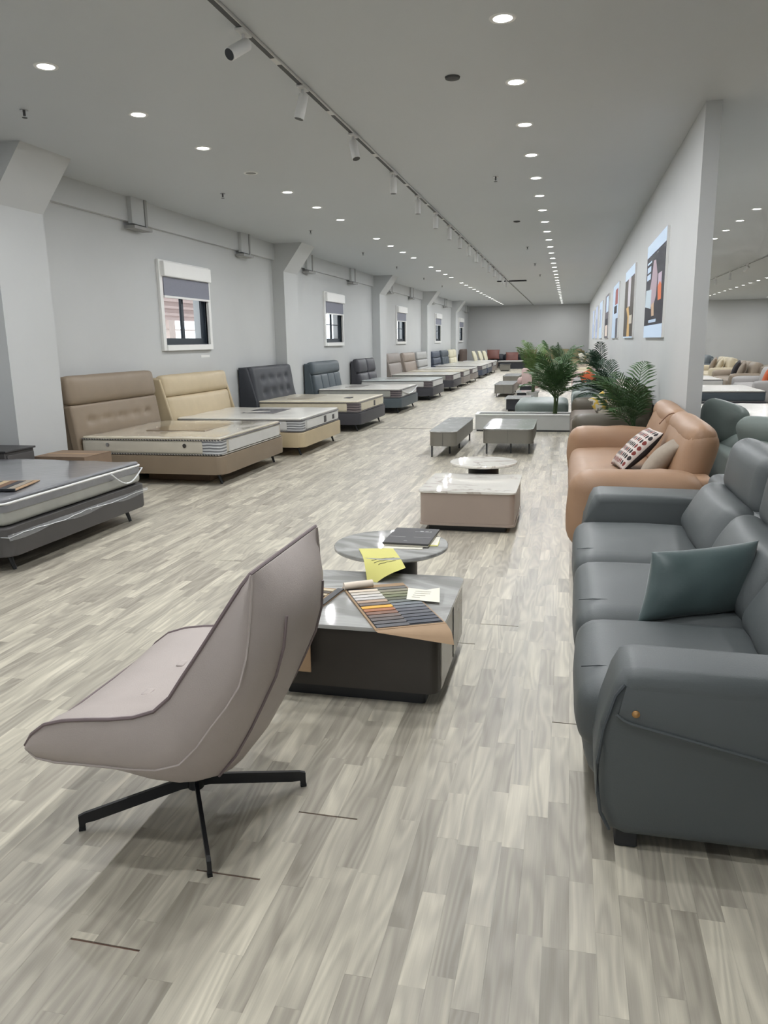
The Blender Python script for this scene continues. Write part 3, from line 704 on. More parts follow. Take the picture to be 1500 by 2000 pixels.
B().tube([(-1.6, -.96, .29)]+[(-.9, -.965, .28)]+ed+[(-.6, .95, .29)], .003, 6).obj('plastic_hem', M['filmedge'], m1)
hemv = []
B().tube([(.012, .38+.5*i/12, .515-.11*sin(pi*i/12)-.02*i/12) for i in range(13)]+[(-.1, .955, .48)], .007, 6).obj('plastic_fold', M['filmedge'], m1)
fv = []; ff = []
for j in range(20):
    y = -.95+1.9*j/19
    for i, z in enumerate((.30, .285, .26)): fv.append((.003+.006*i+.003*sin(j*1.7+i), y, z-.012*sin(j*.9)*(i > 0)))
for j in range(19):
    for i in range(2): ff.append((j*3+i, j*3+i+1, j*3+4+i, j*3+3+i))
B().add(fv, ff).obj('plastic_skirt', M['film'], m1)
m2 = mattress(9.1, 1.96, -3.83, 'cream mattress with rope piping and two eyelets, on the taupe bed', mbeigetop, mcream, .345, .54, mpipe_d, True, mband, mwhite)
B().box(-1.3, -.5, -.4, .45, .552, .5735).obj('print_reflection_panel', mat('brown_quilt_panel', (128, 112, 94), .2, .2, 3, coat=1), m2, 0)
m3_ = mattress(11.45, 1.9, -3.68, 'white mattress wrapped in shiny plastic, on the beige bed', mwhitetop, mwhite, .345, .53, mpipe_k, False, mband, mwhite, (.1, mlab))
B().box(-1.25, -.7, -.3, .5, .542, .5635).obj('print_reflection_panel', mat('grey_reflection_panel', (128, 124, 122), .12, .15, 3, coat=1), m3_, 0)  # grey panel paints the darker reflection on the shiny top
B().box(-.024, -.015, .55, .63, .4, .47).obj('side_label', mlab, m3_, 0)
m4_ = mattress(14.6, 2.0, -3.66, 'ivory mattress with a dark corner wrap, on the black bed', mivorytop, mivory, .33, .54, mpipe_k, False, mdband, mivory, (.1, mlab))
B().box(-.5, -.38, -.35, -.1, .552, .5735).obj('printed_label', mlab, m4_, 0); B().box(-1.55, -1.1, -.6, .5, .552, .5735).obj('print_reflection_panel', mat('faded_panel', (150, 142, 126), .4), m4_, 0)
for i, (yc, lb, tp, sd, cn) in enumerate((
    (18.3, 'white-topped mattress with loose plastic at its foot, on the slate green bed', mwhitetop, mgrey, mdband),
    (22.2, 'pale blue grey mattress, on the charcoal bed with pillow pads', mpale, mwhite, mdband),
    (26.0, 'white mattress with grey sides, on the grey taupe bed past the third pier', mwhitetop, mgrey, mdband),
    (28.6, 'ivory mattress, on the warm taupe bed', mivorytop, mivory, mdband),
    (31.2, 'white mattress, on the pale grey bed with three rows of pads', mwhitetop, mwhite, mdband),
    (34.7, 'white mattress with a dark corner, on the navy bed', mwhitetop, mwhite, mdband),
    (37.2, 'shiny white mattress, on the blue grey bed', mwhitetop, mwhite, mband),
    (39.8, 'white mattress, on the pale cream bed', mwhitetop, mwhite, mdband))):
    mm_ = mattress(yc, 2.0 if i < 2 else 1.95, [x[2] for x in BEDS if x[0] == yc][0], lb, tp, sd, .335, .535, mpipe_k, False, cn, mwhite)
    if i < 2: B().box(-1.5, -1.1, -.4, .4, .547, .5685).obj('print_reflection_panel', mat('panel_%d' % i, (120, 116, 112), .3), mm_, 0)
    if i == 0: B().tube([(.002, -.9+1.8*k/14, .52-.12*sin(pi*k/14)) for k in range(15)], .012, 6).obj('plastic_fold', M['filmedge'], mm_)
# things around the near beds
t = thing('nightstand', 'dark grey nightstand between the charcoal bed and the nearest pier', 'nightstand', (-5.7, 6.78, 0))
B().box(-.24, .24, -.22, .22, .1, .58, .01).obj('carcass', H['charcoal'], t); B().box(-.25, .26, -.23, .23, .58, .6, .004).obj('top', M['catalog'], t)
for z in (.13, .36): 
    d = B().box(.24, .255, -.2, .2, z, z+.19, .004).obj('drawer', H['charcoal'], t); B().box(.255, .265, -.08, .08, z+.09, z+.1).obj('handle', M['black'], d, 0)
for sx in (-.2, .2):
    for sy in (-.18, .18): B().tube([(sx, sy, .1), (sx, sy, 0)], .015, 8).obj('leg', M['black'], t)
def carton(loc, sx, sy, sz, label, rz=0):
    t = thing('cardboard_box', label, 'box', loc, rz, 'flat cartons left by the beds')
    B().box(-sx/2, sx/2, -sy/2, sy/2, 0, sz-.006, .003, 1).obj('carton', M['cardboard'], t)
    B().box(-sx/2, sx/2, -sy/2, -.01, sz-.006, sz).obj('flap', M['cardboard'], t, 0); B().box(-sx/2, sx/2, .01, sy/2, sz-.006, sz).obj('flap', M['cardboard'], t, 0)
    B().box(-sx/2, sx/2, -.03, .03, sz, sz+.001).obj('tape', M['kraft'], t, 0)
carton((-5.28, 7.4, 0), .62, .5, .46, 'cardboard box between the charcoal bed and the taupe bed')
carton((-4.57, 8.62, 0), .82, .4, .1, 'flat cardboard box lying under the taupe bed')
# fabric swatch fan left on the near mattress
def swatch(i, cols): pass
t = thing('fabric_swatch_book', 'open fabric swatch book lying on the dark grey mattress', 'swatch book', (-4.35, 5.02, .556), .25)
B().box(-.3, .3, -.22, .22, 0, .008, .002, 1).obj('board', M['kraft'], t)
for i in range(9): B().box(-.27+i*.06, -.215+i*.06, -.18, .18, .008, .012).obj('swatch', mat('bedswatch%d' % i, [(60, 56, 54), (120, 100, 80), (150, 130, 100), (96, 90, 84), (70, 76, 80), (170, 150, 120), (110, 84, 66), (52, 52, 56), (140, 132, 120)][i], .7), t, 0)
B().box(-.3, .3, -.235, -.215, 0, .02, .004, 1).obj('spine', M['black'], t)
# daybed with cushions in the far corner
t = thing('daybed', 'brown daybed in the far corner past the last pier', 'daybed', (-4.6, 43.4, 0))
B().box(-1.3, .75, -1.0, 1.0, .12, .4, .03).obj('base', H['brown'], t); B().cush((-.2, 0, .45), (1.8, 1.9, .14), .05, (0, 0, .02), 8).obj('seat_cushion', mwhite, t)
B().cush((-1.1, 0, .7), (.2, 2.0, .9), .07, n=8).obj('backrest', H['brown'], t)
for s in (-.9, .9):
    for x in (-1.1, .6): B().tube([(x, s, .13), (x, s, 0)], .02, 8).obj('leg', M['black'], t)
for i, (y, x) in enumerate(((42.8, -5.0), (43.4, -4.75), (43.95, -4.55))):
    throw(.6, .6, .2, frame_m((x, y, .77), (.1, 1, 0), (-.35, 0, 1)), H['cream'], ['cream pillow nearest the last pier on the brown daybed', 'cream pillow in the middle of the brown daybed', 'cream pillow nearest the aisle on the brown daybed'][i], 'pillows on the daybed')

# ------------------------------------------------------------------ lounge chair
t = thing('lounge_chair', 'taupe leather swivel lounge chair with plum piping on a black four-blade base', 'chair', (-1.23, 2.25, 0))
I_ = [(-1.62, .385), (-1.585, .43), (-1.53, .472), (-1.46, .495), (-1.38, .508), (-1.3, .516), (-1.22, .528), (-1.155, .55), (-1.105, .595), (-1.065, .655), (-1.02, .72), (-.98, .78), (-.945, .835), (-.91, .89), (-.885, .93), (-.862, .962)]
M_ = [(-1.612, .365), (-1.58, .35), (-1.51, .348), (-1.43, .354), (-1.34, .358), (-1.25, .358), (-1.16, .362), (-1.085, .385), (-1.03, .44), (-.98, .51), (-.93, .575), (-.89, .64), (-.87, .72), (-.862, .80), (-.858, .88), (-.857, .958)]
O_ = [(-1.608, .36), (-1.56, .335), (-1.49, .30), (-1.41, .262), (-1.32, .225), (-1.22, .195), (-1.12, .185), (-1.04, .215), (-.975, .30), (-.92, .40), (-.875, .50), (-.83, .60), (-.80, .70), (-.79, .80), (-.805, .89), (-.854, .957)]
ns = len(I_); CX = -1.23
def cw(i):   # half width along the shell
    u = i/(ns-1)
    return .37+.025*sin(min(1, u/.55)*pi)-.075*max(0, (u-.55)/.45)**1.6
ring = []
nt_ = 12
for i in range(ns):
    w = cw(i); r_ = []
    ix, iz = I_[i]; mx_, mz_ = M_[i]; ox, oz = O_[i]
    j0 = max(0, i-1); j1 = min(ns-1, i+1); tx, tz = I_[j1][0]-I_[j0][0], I_[j1][1]-I_[j0][1]; l_ = math.hypot(tx, tz); nx, nz = -tz/l_, tx/l_
    endf = min(1, min(i, ns-1-i)/2.5)
    for k in range(nt_+1):                       # inner surface, near to far
        v = -1+2*k/nt_; sag = -.075*endf*(1-abs(v)**2.4)+.03*endf*(1-abs(v)**8)
        r_.append((ix+nx*sag-CX, v*w, iz+nz*sag))
    for a in (.0, .35, .7, 1):                    # side band, far
        if a == 0: continue
        r_.append((ix+(mx_-ix)*a-CX, w+.012*sin(a*pi), iz+(mz_-iz)*a))
    for k in range(1, 9):                          # outer shell, far to near
        v = 1-2*k/9; s_ = 1-abs(v)**2.2
        r_.append((mx_+(ox-mx_)*(s_**.75)-CX, v*w*.985, mz_+(oz-mz_)*(s_**.75)))
    for a in (1, .7, .35): r_.append((ix+(mx_-ix)*a-CX, -w-.012*sin(a*pi), iz+(mz_-iz)*a))
    ring.append(r_)
nr = len(ring[0]); vs_ = [p for q in ring for p in q]
IN = set(range(nt_))
fi, fo = [], []
for i in range(ns-1):
    for k in range(nr):
        f = (i*nr+k, i*nr+(k+1) % nr, (i+1)*nr+(k+1) % nr, (i+1)*nr+k)
        (fi if k in IN else fo).append(f)
for i in (0, ns-1):                               # rounded ends closed row by row
    for k in range(nt_):
        pass
capA = tuple(range(nr)); capB = tuple(reversed(range((ns-1)*nr, ns*nr)))
B().add(vs_, fi).obj('seat_and_back', M['chair'], t, 60)
B().add(vs_, fo+[capA, capB]).obj('outer_shell', M['chair'], t, 60)
def rail(idx, side, i0=0, i1=None):
    return [Vector(ring[i][idx]) for i in range(i0, i1 or ns)]
pp = [Vector(ring[i][0]) for i in range(ns)]+[Vector(ring[ns-1][k]) for k in range(1, nt_)]+[Vector(ring[i][nt_]) for i in range(ns-1, -1, -1)]+[Vector(ring[0][k]) for k in range(nt_-1, 0, -1)]
B().tube(pp, .006, 6, True).obj('edge_piping', M['chairpipe'], t)
kf = nt_+3; kn = nr-3
for kk in (kf, kn): B().tube([Vector(ring[i][kk]) for i in range(ns)], .0045, 6).obj('side_seam', M['chair'], t)
for kk, s_ in ((nt_+3+2, 1), (nr-3-2, -1)): B().tube([Vector(ring[i][kk])+Vector((.002, 0, -.002)) for i in range(7, ns-2)], .005, 6).obj('back_piping', M['chairpipe'], t)
for y in (-.12, .12): B().cush((-.1, y, .4705), (.03, .05, .012), .006, n=6).obj('tuft', M['chair'], t)
B().lathe([(.09, .19), (.09, .205), (0, .205)], n=20).obj('swivel_plate', M['black'], t)
B().tube([(0, -.03, .08), (0, -.03, .2)], .028, 14).obj('stem', M['black'], t)
for fx, fy in ((-1.03, 1.9), (-1.55, 2.02), (-.91, 2.42)):
    pass
for a in (0, 1, 2, 3):
    d = Vector((.2, -.32, 0)).normalized(); d = Matrix.Rotation(a*pi/2, 3, 'Z') @ d; mw = frame_m((0, -.03, 0), d, (0, 0, 1))
    # blade standing on edge: local x outward, local y up
    lg = B().prism([(.0, .082), (.0, .122), (.05, .122), (.372, .062), (.392, .054), (.392, .008), (.375, .008), (.37, .026), (.34, .028), (.05, .082)][::-1], -.0065, .0065, 0, 0, mw)
    lo_ = lg.obj('leg', M['black'], t, 0)
    B().prism([(.372, 0), (.394, 0), (.394, .01), (.372, .01)], -.008, .008, 0, 0, mw).obj('glide', M['black'], lo_, 0)
for tt in t.children:
    pass

# ------------------------------------------------------------------ coffee tables with side rounds
def rounded_table(loc, wx, wy, label, body, side, top, ztop, plinth, sec=None):
    t = thing('coffee_table', label, 'coffee table', loc)
    B().prism(rrect(0, wx, 0, wy, .05), ztop-.018, ztop, .004).obj('top', top, t)
    B().prism(rrect(.012, wx-.012, .012, wy-.012, .05), .07, ztop-.018).obj('body', body, t)
    if sec: B().box(wx-.014, wx-.006, .07, wy-.06, .075, ztop-.022).obj('side_panel', sec, t, 0)
    B().prism(rrect(.08, wx-.08, .06, wy-.06, .02), 0, .075).obj('plinth', plinth, t)
    return t
ct = rounded_table((-1.32, 3.1, 0), .82, .82, 'dark oak block coffee table with a grey stone top beside the lounge chair', M['darkoak'], None, M['stone'], .37, M['black'], M['graygloss'])
B().box(.8, .817, .42, .424, .08, .345).obj('panel_joint', M['black'], ct, 0)
ct2 = rounded_table((-1.22, 6.36, 0), .83, .92, 'pink taupe block coffee table with a white marble top', M['pinktaupe'], None, M['whitemarble'], .355, M['black'])
B().prism(rrect(.004, .826, .004, .916, .05), .055, .075, .003).obj('bottom_lip', M['pinktaupe'], ct2)
def round_table(x, y, r, z, label, top, stem):
    t = thing('side_table', label, 'side table', (x, y, 0), 0, 'round side tables')
    B().lathe([(.0, z-.028), (r-.012, z-.028), (r, z-.018), (r, z-.004), (r-.004, z), (0, z)], n=56).obj('top', top, t)
    B().lathe([(r-.05, z-.036), (r-.02, z-.028), (0, z-.028)], n=48).obj('rim', stem, t)
    B().lathe([(.0, .012), (.15, .012), (.15, z-.03), (0, z-.03)], n=36).obj('pedestal', stem, t)
    B().lathe([(0, 0), (.2, 0), (.2, .012), (0, .012)], n=36).obj('foot_plate', stem, t)
    return t
round_table(-.965, 4.2, .33, .46, 'round grey stone side table on a black drum behind the dark oak table', M['stone'], M['black'])
round_table(-.785, 7.55, .33, .435, 'round white marble side table on a black drum behind the pink taupe table', M['whitemarble'], M['black'])
# swatch book on the dark oak table
zt = .372
t = thing('fabric_swatch_book', 'open kraft swatch book fanned with leather samples on the dark oak coffee table', 'swatch book', (-.8, 3.4, zt))
o = Vector((-.8, 3.4, 0)); TL, TRc, BR, BL = Vector((-1.09, 3.61, 0))-o, Vector((-.8, 3.74, 0))-o, Vector((-.49, 3.2, 0))-o, Vector((-.78, 3.06, 0))-o
def bil(u, v, z): p = TL*(1-u)*(1-v)+TRc*u*(1-v)+BR*u*v+BL*(1-u)*v; return Vector((p.x, p.y, z))
def patch(b, u0, u1, v0, v1, z0, z1, mi=0):
    vs_ = [bil(u, v, z) for z in (z0, z1) for u, v in ((u0, v0), (u1, v0), (u1, v1), (u0, v1))]
    return b.add(vs_, [(0, 1, 2, 3), (7, 6, 5, 4), (0, 4, 5, 1), (1, 5, 6, 2), (2, 6, 7, 3), (3, 7, 4, 0)], mi)
patch(B(), 0, 1, 0, 1.0, 0, .006).obj('board', M['kraft'], t, 0)
fl = B(); fv = []
for i in range(7):
    s_ = i/6; p0 = bil(.25+.75*0, 1, .004); a_ = bil(0+.02, 1+.0*s_, .005-.0*s_); 
    e0 = bil(.0, 1.0, .004).lerp(bil(.02, 1.03, .0), s_); e1 = bil(1, 1, .004)+Vector((.055*s_, -.135*s_, .001-.22*max(0, s_-.55)**2)); fv += [e0+Vector((.0, -.002, .0)), e1]
fl.add(fv, [(2*i, 2*i+1, 2*i+3, 2*i+2) for i in range(6)]).obj('bent_flap', M['kraft'], t)
colsL = [(214, 200, 182), (196, 188, 176), (200, 196, 190), (190, 186, 182), (170, 146, 126), (108, 96, 90), (222, 166, 58), (158, 100, 66), (128, 92, 74), (106, 92, 86), (92, 84, 82), (84, 82, 84), (84, 84, 88)]
colsR = [(104, 102, 98), (134, 130, 112), (130, 130, 102), (112, 116, 86), (90, 92, 74), (106, 112, 108), (112, 118, 122), (102, 106, 112), (84, 86, 94), (80, 82, 88), (74, 76, 84), (64, 68, 78), (58, 62, 72)]
for c_ in (0, 1):
    for i in range(13):
        v0 = .12+i*.067; u0, u1 = (.04, .5) if c_ == 0 else (.5, .97)
        o_ = patch(B(), u0, u1, v0-.045*u0, v0+.052-.045*u0, .0065, .0095)
        o_.obj('swatch', mat('leather_sample_%d_%d' % (c_, i), (colsL if c_ == 0 else colsR)[i], .55, .04), t, 0)
patch(B(), .03, .98, .075, .975, .006, .0068).obj('backing_sheet', M['black'], t, 0)
B().tube([bil(.0, .06, .022), bil(.48, .03, .022)], .019, 14).obj('rolled_cover', mat('cream_cover', (232, 218, 202), .6), t)
B().box(-.0, .001, 0, .001, 0, .001)
t = thing('note_card', 'white paper card lying on the fanned swatch book', 'paper', (-.655, 3.55, zt+.0115))
B().add([(-.095, .085, .004), (.0, .075, .0015), (.065, .09, .012), (.095, -.1, .001), (.0, -.09, .0015), (-.07, -.085, .001)], [(0, 5, 4, 1), (1, 4, 3, 2)]).obj('sheet', M['paper'], t)
for i in range(4): B().box(-.05, .05-.02*i, .04-.03*i, .044-.03*i, .0028, .0032).obj('handwriting', mat('faint_ink%d' % i, (176, 172, 160), .9), t, 0)
# second swatch book, half hidden behind the chair
t = thing('fabric_swatch_book', 'striped swatch book half hidden behind the lounge chair on the dark oak table', 'swatch book', (-1.2, 3.34, zt), -.12)
B().box(-.09, .1, -.25, .25, 0, .006).obj('board', M['kraft'], t, 0)
for i in range(12):
    B().box(-.085, .06-.003*i, .2-i*.036, .228-i*.036, .006, .0095).obj('swatch', mat('second_book_%d' % i, [(196, 182, 156), (84, 76, 68), (180, 166, 140), (60, 58, 56), (196, 186, 170), (120, 104, 88)][i % 6], .6), t, 0)
B().box(.066, .1, -.25, .25, .006, .011).obj('spine', M['black'], t, 0)
t = thing('kraft_sheet', 'tan board hanging over the front edge of the dark oak table', 'board', (-1.21, 3.075, .2))
B().box(-.2, .125, -.008, .0, -.05, .16, .002, 1).obj('board', M['kraft'], t)
B().box(-.2, .125, -.008, .06, .16, .174, .0).obj('folded_edge', M['kraft'], t, 0)
# catalogue and papers on the round stone table
t = thing('catalogue', 'dark grey catalogue with silver lettering on the round stone table', 'catalogue', (-.865, 4.3, .462), -.02)
B().box(-.135, .135, -.17, .19, .012, .024, .002, 1).obj('cover', M['catalog'], t); B().box(-.13, .13, -.165, .185, .004, .012).obj('pages', M['paper'], t, 0)
for x0, x1, y0, y1 in ((.0, .1, .1, .106), (.03, .05, .106, .125), (.062, .08, .106, .12), (.092, .1, .106, .118), (-.12, -.03, -.03, -.025), (.02, .12, -.03, -.026), (-.02, .0, -.12, -.115)):
    B().box(x0, x1, y0, y1, .024, .0245).obj('lettering', M['silver'], t, 0)
t = thing('loose_papers', 'white papers tucked under the dark catalogue', 'paper', (-.865, 4.28, .461), .06)
B().box(-.14, .09, -.19, .16, 0, .003).obj('sheet', M['paper'], t, 0); B().box(.0, .165, -.09, .1, .0, .0025).obj('sheet', M['paper'], t, 0)
B().box(.05, .17, -.11, .0, .0, .002).obj('yellow_slip', M['yellow'], t, 0)
t = thing('yellow_order_sheet', 'yellow handwritten sheet drooping over the edge of the round stone table', 'paper', (-.98, 3.93, .463))
def ysheet(u, v, dz=0):      # u across, v from table to hanging end
    p = Vector((-1.12, 4.05, 0)).lerp(Vector((-.93, 4.09, 0)), u)*(1-v)+Vector((-.985, 3.73, 0)).lerp(Vector((-.795, 3.79, 0)), u)*v
    d = max(0, v-.45)*(1.1-.75*u); return Vector((p.x+.98, p.y-3.93, .001-.34*d*d-.02*d+dz+.004*sin(u*5)*v))
g = 10; vs_ = [ysheet(i/g, j/g) for j in range(g+1) for i in range(g+1)]
B().add(vs_, [(j*(g+1)+i, (j+1)*(g+1)+i, (j+1)*(g+1)+i+1, j*(g+1)+i+1) for j in range(g) for i in range(g)]).obj('sheet', M['yellow'], t)
for j, (u0, u1) in enumerate(((.2, .85), (.25, .9), (.35, .85))):
    v = .62+j*.06; B().add([ysheet(u0+(u1-u0)*k/8, v+dv-.06*(k/8)+.008*sin(k*2.2+j), .0012) for k in range(9) for dv in (0, .012)], [(2*k, 2*k+1, 2*k+3, 2*k+2) for k in range(8)]).obj('handwriting', M['ink'], t, 0)
# grey tables on slim legs
def leg_table(loc, wx, wy, label, body, top, z0=.16, zt=.37, r=.09, legs=None):
    t = thing('cabinet_table', label, 'table', loc)
    B().prism(rrect(0, wx, 0, wy, r), zt-.014, zt, .004).obj('top', top, t)
    B().prism(rrect(.008, wx-.008, .008, wy-.008, r), z0, zt-.014).obj('body', body, t)
    B().box(wx/2-.001, wx/2+.001, .004, .0085, z0, zt-.014).obj('door_gap', M['black'], t, 0)
    for x, y in legs or ((.06, .1), (wx-.06, .1), (.06, wy-.1), (wx-.06, wy-.1)):
        B().box(x-.012, x+.012, y-.012, y+.012, 0, z0, .003, 1).obj('leg', M['dark'], t)
    return t
leg_table((-1.88, 10.62, 0), .4, 2.05, 'long grey low cabinet with a marble top on slim legs beside the aisle', M['warmgrey'], M['greytop'], legs=((.04, .06), (.24, .42), (.3, 1.0), (.1, 1.9), (.34, 1.95)))
leg_table((-1.17, 11.0, 0), .72, 1.45, 'wide grey coffee table with rounded corners in front of the low planter', M['warmgrey'], M['greytop'], legs=((.06, .08), (.4, .16), (.66, .16), (.06, 1.35), (.66, 1.35)))

# ------------------------------------------------------------------ sofas (front at local x = 0, facing -x; length along +y)
def sofa(loc, L, D, label, m, seats=3, arm=.3, arm_h=.62, seat_h=.44, back_h=.9, m2=None, rz=0, head=False, arm_r=.1, roll=False, name='sofa', cat='sofa', group=None, low=.1, nq=10, soft=.02, arms=(1, 1)):
    t = thing(name, label, cat, loc, rz, group); m2 = m2 or m
    a0, a1 = arm*arms[0], arm*arms[1]
    B().box(.06, D-.04, .04, L-.04, low, .28, .03).obj('base', m, t)
    s = (L-a0-a1)/seats
    for i in range(seats):
        B().cush((.36*D+.02, a0+s*(i+.5), seat_h-.1), (.72*D+.04, s+.006, .24), .075, (.0, 0, soft), nq, None, .004, 5, seed=i+L).obj('seat_cushion', m2, t, 60)
        mw = Matrix.Translation((D-.26, a0+s*(i+.5), (seat_h+back_h)/2-.02)) @ Matrix.Rotation(.28, 4, 'Y')
        B().cush((0, 0, 0), (.24, s+.004, back_h-seat_h+.02), .09, (soft*1.5, 0, 0), nq, mw, .008, 5, seed=i*2+L).obj('back_cushion', m2, t, 60)
        if head:
            mw = Matrix.Translation((D-.13, a0+s*(i+.5), back_h+.02)) @ Matrix.Rotation(.1, 4, 'Y')
            B().cush((0, 0, 0), (.18, s, .26), .08, (soft, 0, 0), nq, mw).obj('headrest', m2, t, 60)
    B().box(D-.2, D, .05, L-.05, low, back_h-.12, .05, 3).obj('back_frame', m, t)
    for k, y in enumerate((0, L-arm)):
        if not arms[k]: continue
        B().cush((D/2+.01, y+arm/2, (low+arm_h)/2), (D-.02, arm, arm_h-low), arm_r, (0, .015, .01), nq+2, None, .006, 4, seed=k+L).obj('armrest', m, t, 60)
    for x in (.12, D-.1):
        for y in (.12, L-.12): B().box(x-.03, x+.03, y-.03, y+.03, 0, low+.02).obj('leg', M['black'], t, 0)
    return t
# --- blue-grey sofa in front
t = thing('sofa', 'blue grey leather sofa nearest the viewer with a teal pillow on it', 'sofa', (.1, 2.28, 0))
SL = 3.16
B().box(.1, .98, .06, SL-.06, .1, .3, .03).obj('base', M['blue'], t)
bounds = [.2, .94, 1.82, 2.74]
for i in range(3):
    y0, y1 = bounds[i], bounds[i+1]
    def fn(p):   # waterfall front
        if p.x < -.15 and p.z < 0: p.x += .0
        return p
    B().cush((.33, (y0+y1)/2, .33), (.72, y1-y0+.004, .25), .085, (.012, 0, .022), 16, None, .004, 5, fn, seed=i).obj('seat_cushion', M['blue'], t, 60)
    B().cush((.14, (y0+y1)/2, .22), (.26, y1-y0+.004, .26), .08, (.03, 0, 0), 12, None, .003, 5).obj('seat_front', M['blue'], t, 60)
    B().tube([(-.02+.06*k, y0+.18+.004*sin(k), .455+.008*sin(k)) for k in range(0, 8)], .0022, 5).obj('seat_seam', M['bluepipe'], t)
    sw = y1-y0 if i else .74
    yc_ = (y0+y1)/2
    mw = Matrix.Translation((.76, yc_, .56)) @ Matrix.Rotation(.52, 4, 'Y')
    B().cush((0, 0, 0), (.2, sw-.005, .36), .085, (.045, 0, 0), 16, mw, .008, 6, seed=i*5).obj('back_cushion', M['blue'], t, 60)
    mw = Matrix.Translation((.955, yc_+.04, .83)) @ Matrix.Rotation(.16, 4, 'Y')
    B().cush((0, 0, 0), (.19, sw-.03, .34), .085, (.02, 0, .01), 16, mw, .004, 6, seed=i*7).obj('headrest', M['blue'], t, 60)
B().box(.82, 1.06, .04, SL-.04, .1, .72, .06, 3).obj('back_frame', M['blue'], t)
def arm_shape(y0, y1, name='armrest'):
    prof = [(.12, .04), (1.0, .04), (1.0, .55), (.97, .60), (.14, .612), (.095, .60), (.07, .55), (.035, .42), (.02, .3), (.03, .16), (.07, .06)]
    return B().slab(prof, y0, y1, .05, 4).obj(name, M['blue'], t, 50)
A1 = arm_shape(.0, .27); A2 = arm_shape(SL-.36, SL)
# flap over the near arm's outer face, its piping and brass stud
FT = Matrix(((1, 0, 0, 0), (0, 0, -1, 0), (0, 1, 0, 0), (0, 0, 0, 1)))
ou = [(.085, .475), (.12, .452), (.34, .405), (.55, .36), (.78, .318), (.98, .28)]; tu = [(.105, .56), (.14, .567), (.34, .567), (.55, .566), (.78, .564), (.98, .56)]
fv = [(x, -.015, z) for x, z in ou]+[(x*.6+x2*.4, -.014, z*.55+z2*.45) for (x, z), (x2, z2) in zip(ou, tu)]+[(x, .004, z) for x, z in tu]+[(x, .004, z) for x, z in ou]
B().add(fv, [(r0*6+i, r0*6+i+1, (r0+1)*6+i+1, (r0+1)*6+i) for r0 in (0, 1) for i in range(5)]+[(18+i, 19+i, i+1, i) for i in range(5)]+[(0, 6, 12, 18), (5, 23, 17, 11)]).obj('arm_flap', M['blue'], A1, 60)
B().tube([(.078, -.014, .475), (.1, -.018, .458), (.13, -.018, .447), (.55, -.018, .357), (.98, -.018, .276)], .006, 6).obj('flap_piping', M['blue'], A1)
B().lathe([(0, 0), (.012, 0), (.012, .004), (.009, .007), (0, .008)], n=18, mw=Matrix.Translation((.135, -.013, .482)) @ Matrix.Rotation(pi/2, 4, 'X')).obj('stud', M['brass'], A1)
B().tube([(.1, .006, .565), (.075, .0, .53), (.045, -.002, .42), (.03, -.002, .3), (.035, -.002, .2), (.045, -.002, .13), (.075, .0, .07)], .006, 6).obj('arm_piping', M['bluepipe'], A1)
for x, y in ((.13, .06), (.92, .06), (.13, SL-.1), (.92, SL-.1)): B().box(x-.035, x+.035, y-.04, y+.04, 0, .09, .004, 1).obj('leg', M['black'], t)
tl = throw(.46, .31, .17, Matrix.Translation((.565, 3.34, .585)), M['teal'], 'dark teal satin pillow lying on the blue grey sofa', wr=.012)
ea, eb = Vector((.96, .25, .09)).normalized(), Vector((.055, .09, .3)).normalized(); tl.data.transform(Matrix((ea, eb, ea.cross(eb))).transposed().to_4x4())

# --- tan leather sofa
t = thing('sofa', 'tan leather sofa with rolled back behind the blue grey sofa', 'sofa', (.04, 5.6, 0)); TLn = 3.36; AR = .36
B().box(.06, .98, .06, TLn-.06, .08, .3, .03).obj('base', M['tan'], t)
B().cush((.4, TLn/2, .32), (.78, TLn-2*AR+.04, .27), .1, (.02, 0, .035), 16, None, .012, 3, seed=4).obj('seat_cushion', M['tan'], t, 60)
for y in (0, TLn-AR):
    B().cush((.46, y+AR/2, .36), (.92, AR, .57), .13, (.02, .02, .015), 16, None, .014, 5, seed=y+1).obj('armrest', M['tan'], t, 60)
BW = (TLn-2*AR+.1)/2
for i in range(2):
    mw = Matrix.Translation((.9, AR-.04+BW*(i+.5), .66)) @ Matrix.Rotation(.26, 4, 'Y')
    B().cush((0, 0, 0), (.2, BW-.004, .56), .125, (.05, 0, .02), 16, mw, .014, 4, seed=i+3).obj('back_cushion', M['tan'], t, 60)
    mw2 = Matrix.Translation((.94, AR-.04+BW*(i+.5), .86)) @ Matrix.Rotation(.3, 4, 'Y')
    B().cush((0, 0, 0), (.19, BW-.02, .2), .09, (.02, 0, .02), 12, mw2, .01, 4, seed=i+9).obj('back_roll', M['tan'], t, 60)
B().tube([(.77+.23*k/6, AR-.04+BW, .84+.1*sin(k/6*pi)) for k in range(7)], .006, 6).obj('back_seam', M['tandark'], t)
B().box(.8, 1.0, .08, TLn-.08, .08, .62, .05, 3).obj('back_frame', M['tan'], t)
for x in (.12, .9):
    for y in (.14, TLn-.14): B().box(x-.03, x+.03, y-.03, y+.03, 0, .1).obj('leg', M['black'], t, 0)
pw = frame_m((.62, 6.8, .62), (.28, -.55, .3), (.24, .35, .3))
pw = frame_m((.6, 6.98, .655), (.62, .1, .62), (-.15, 1, .0))
throw(.46, .44, .16, pw, [M['oval'], M['charcoal']], 'pillow with red and black ovals on the tan sofa', mi2=1)
pw = frame_m((.74, 6.42, .645), (.5, -.1, .55), (.2, 1, .1))
throw(.42, .4, .16, pw, M['beigepillow'], 'plain grey beige pillow leaning on the tan sofa back')
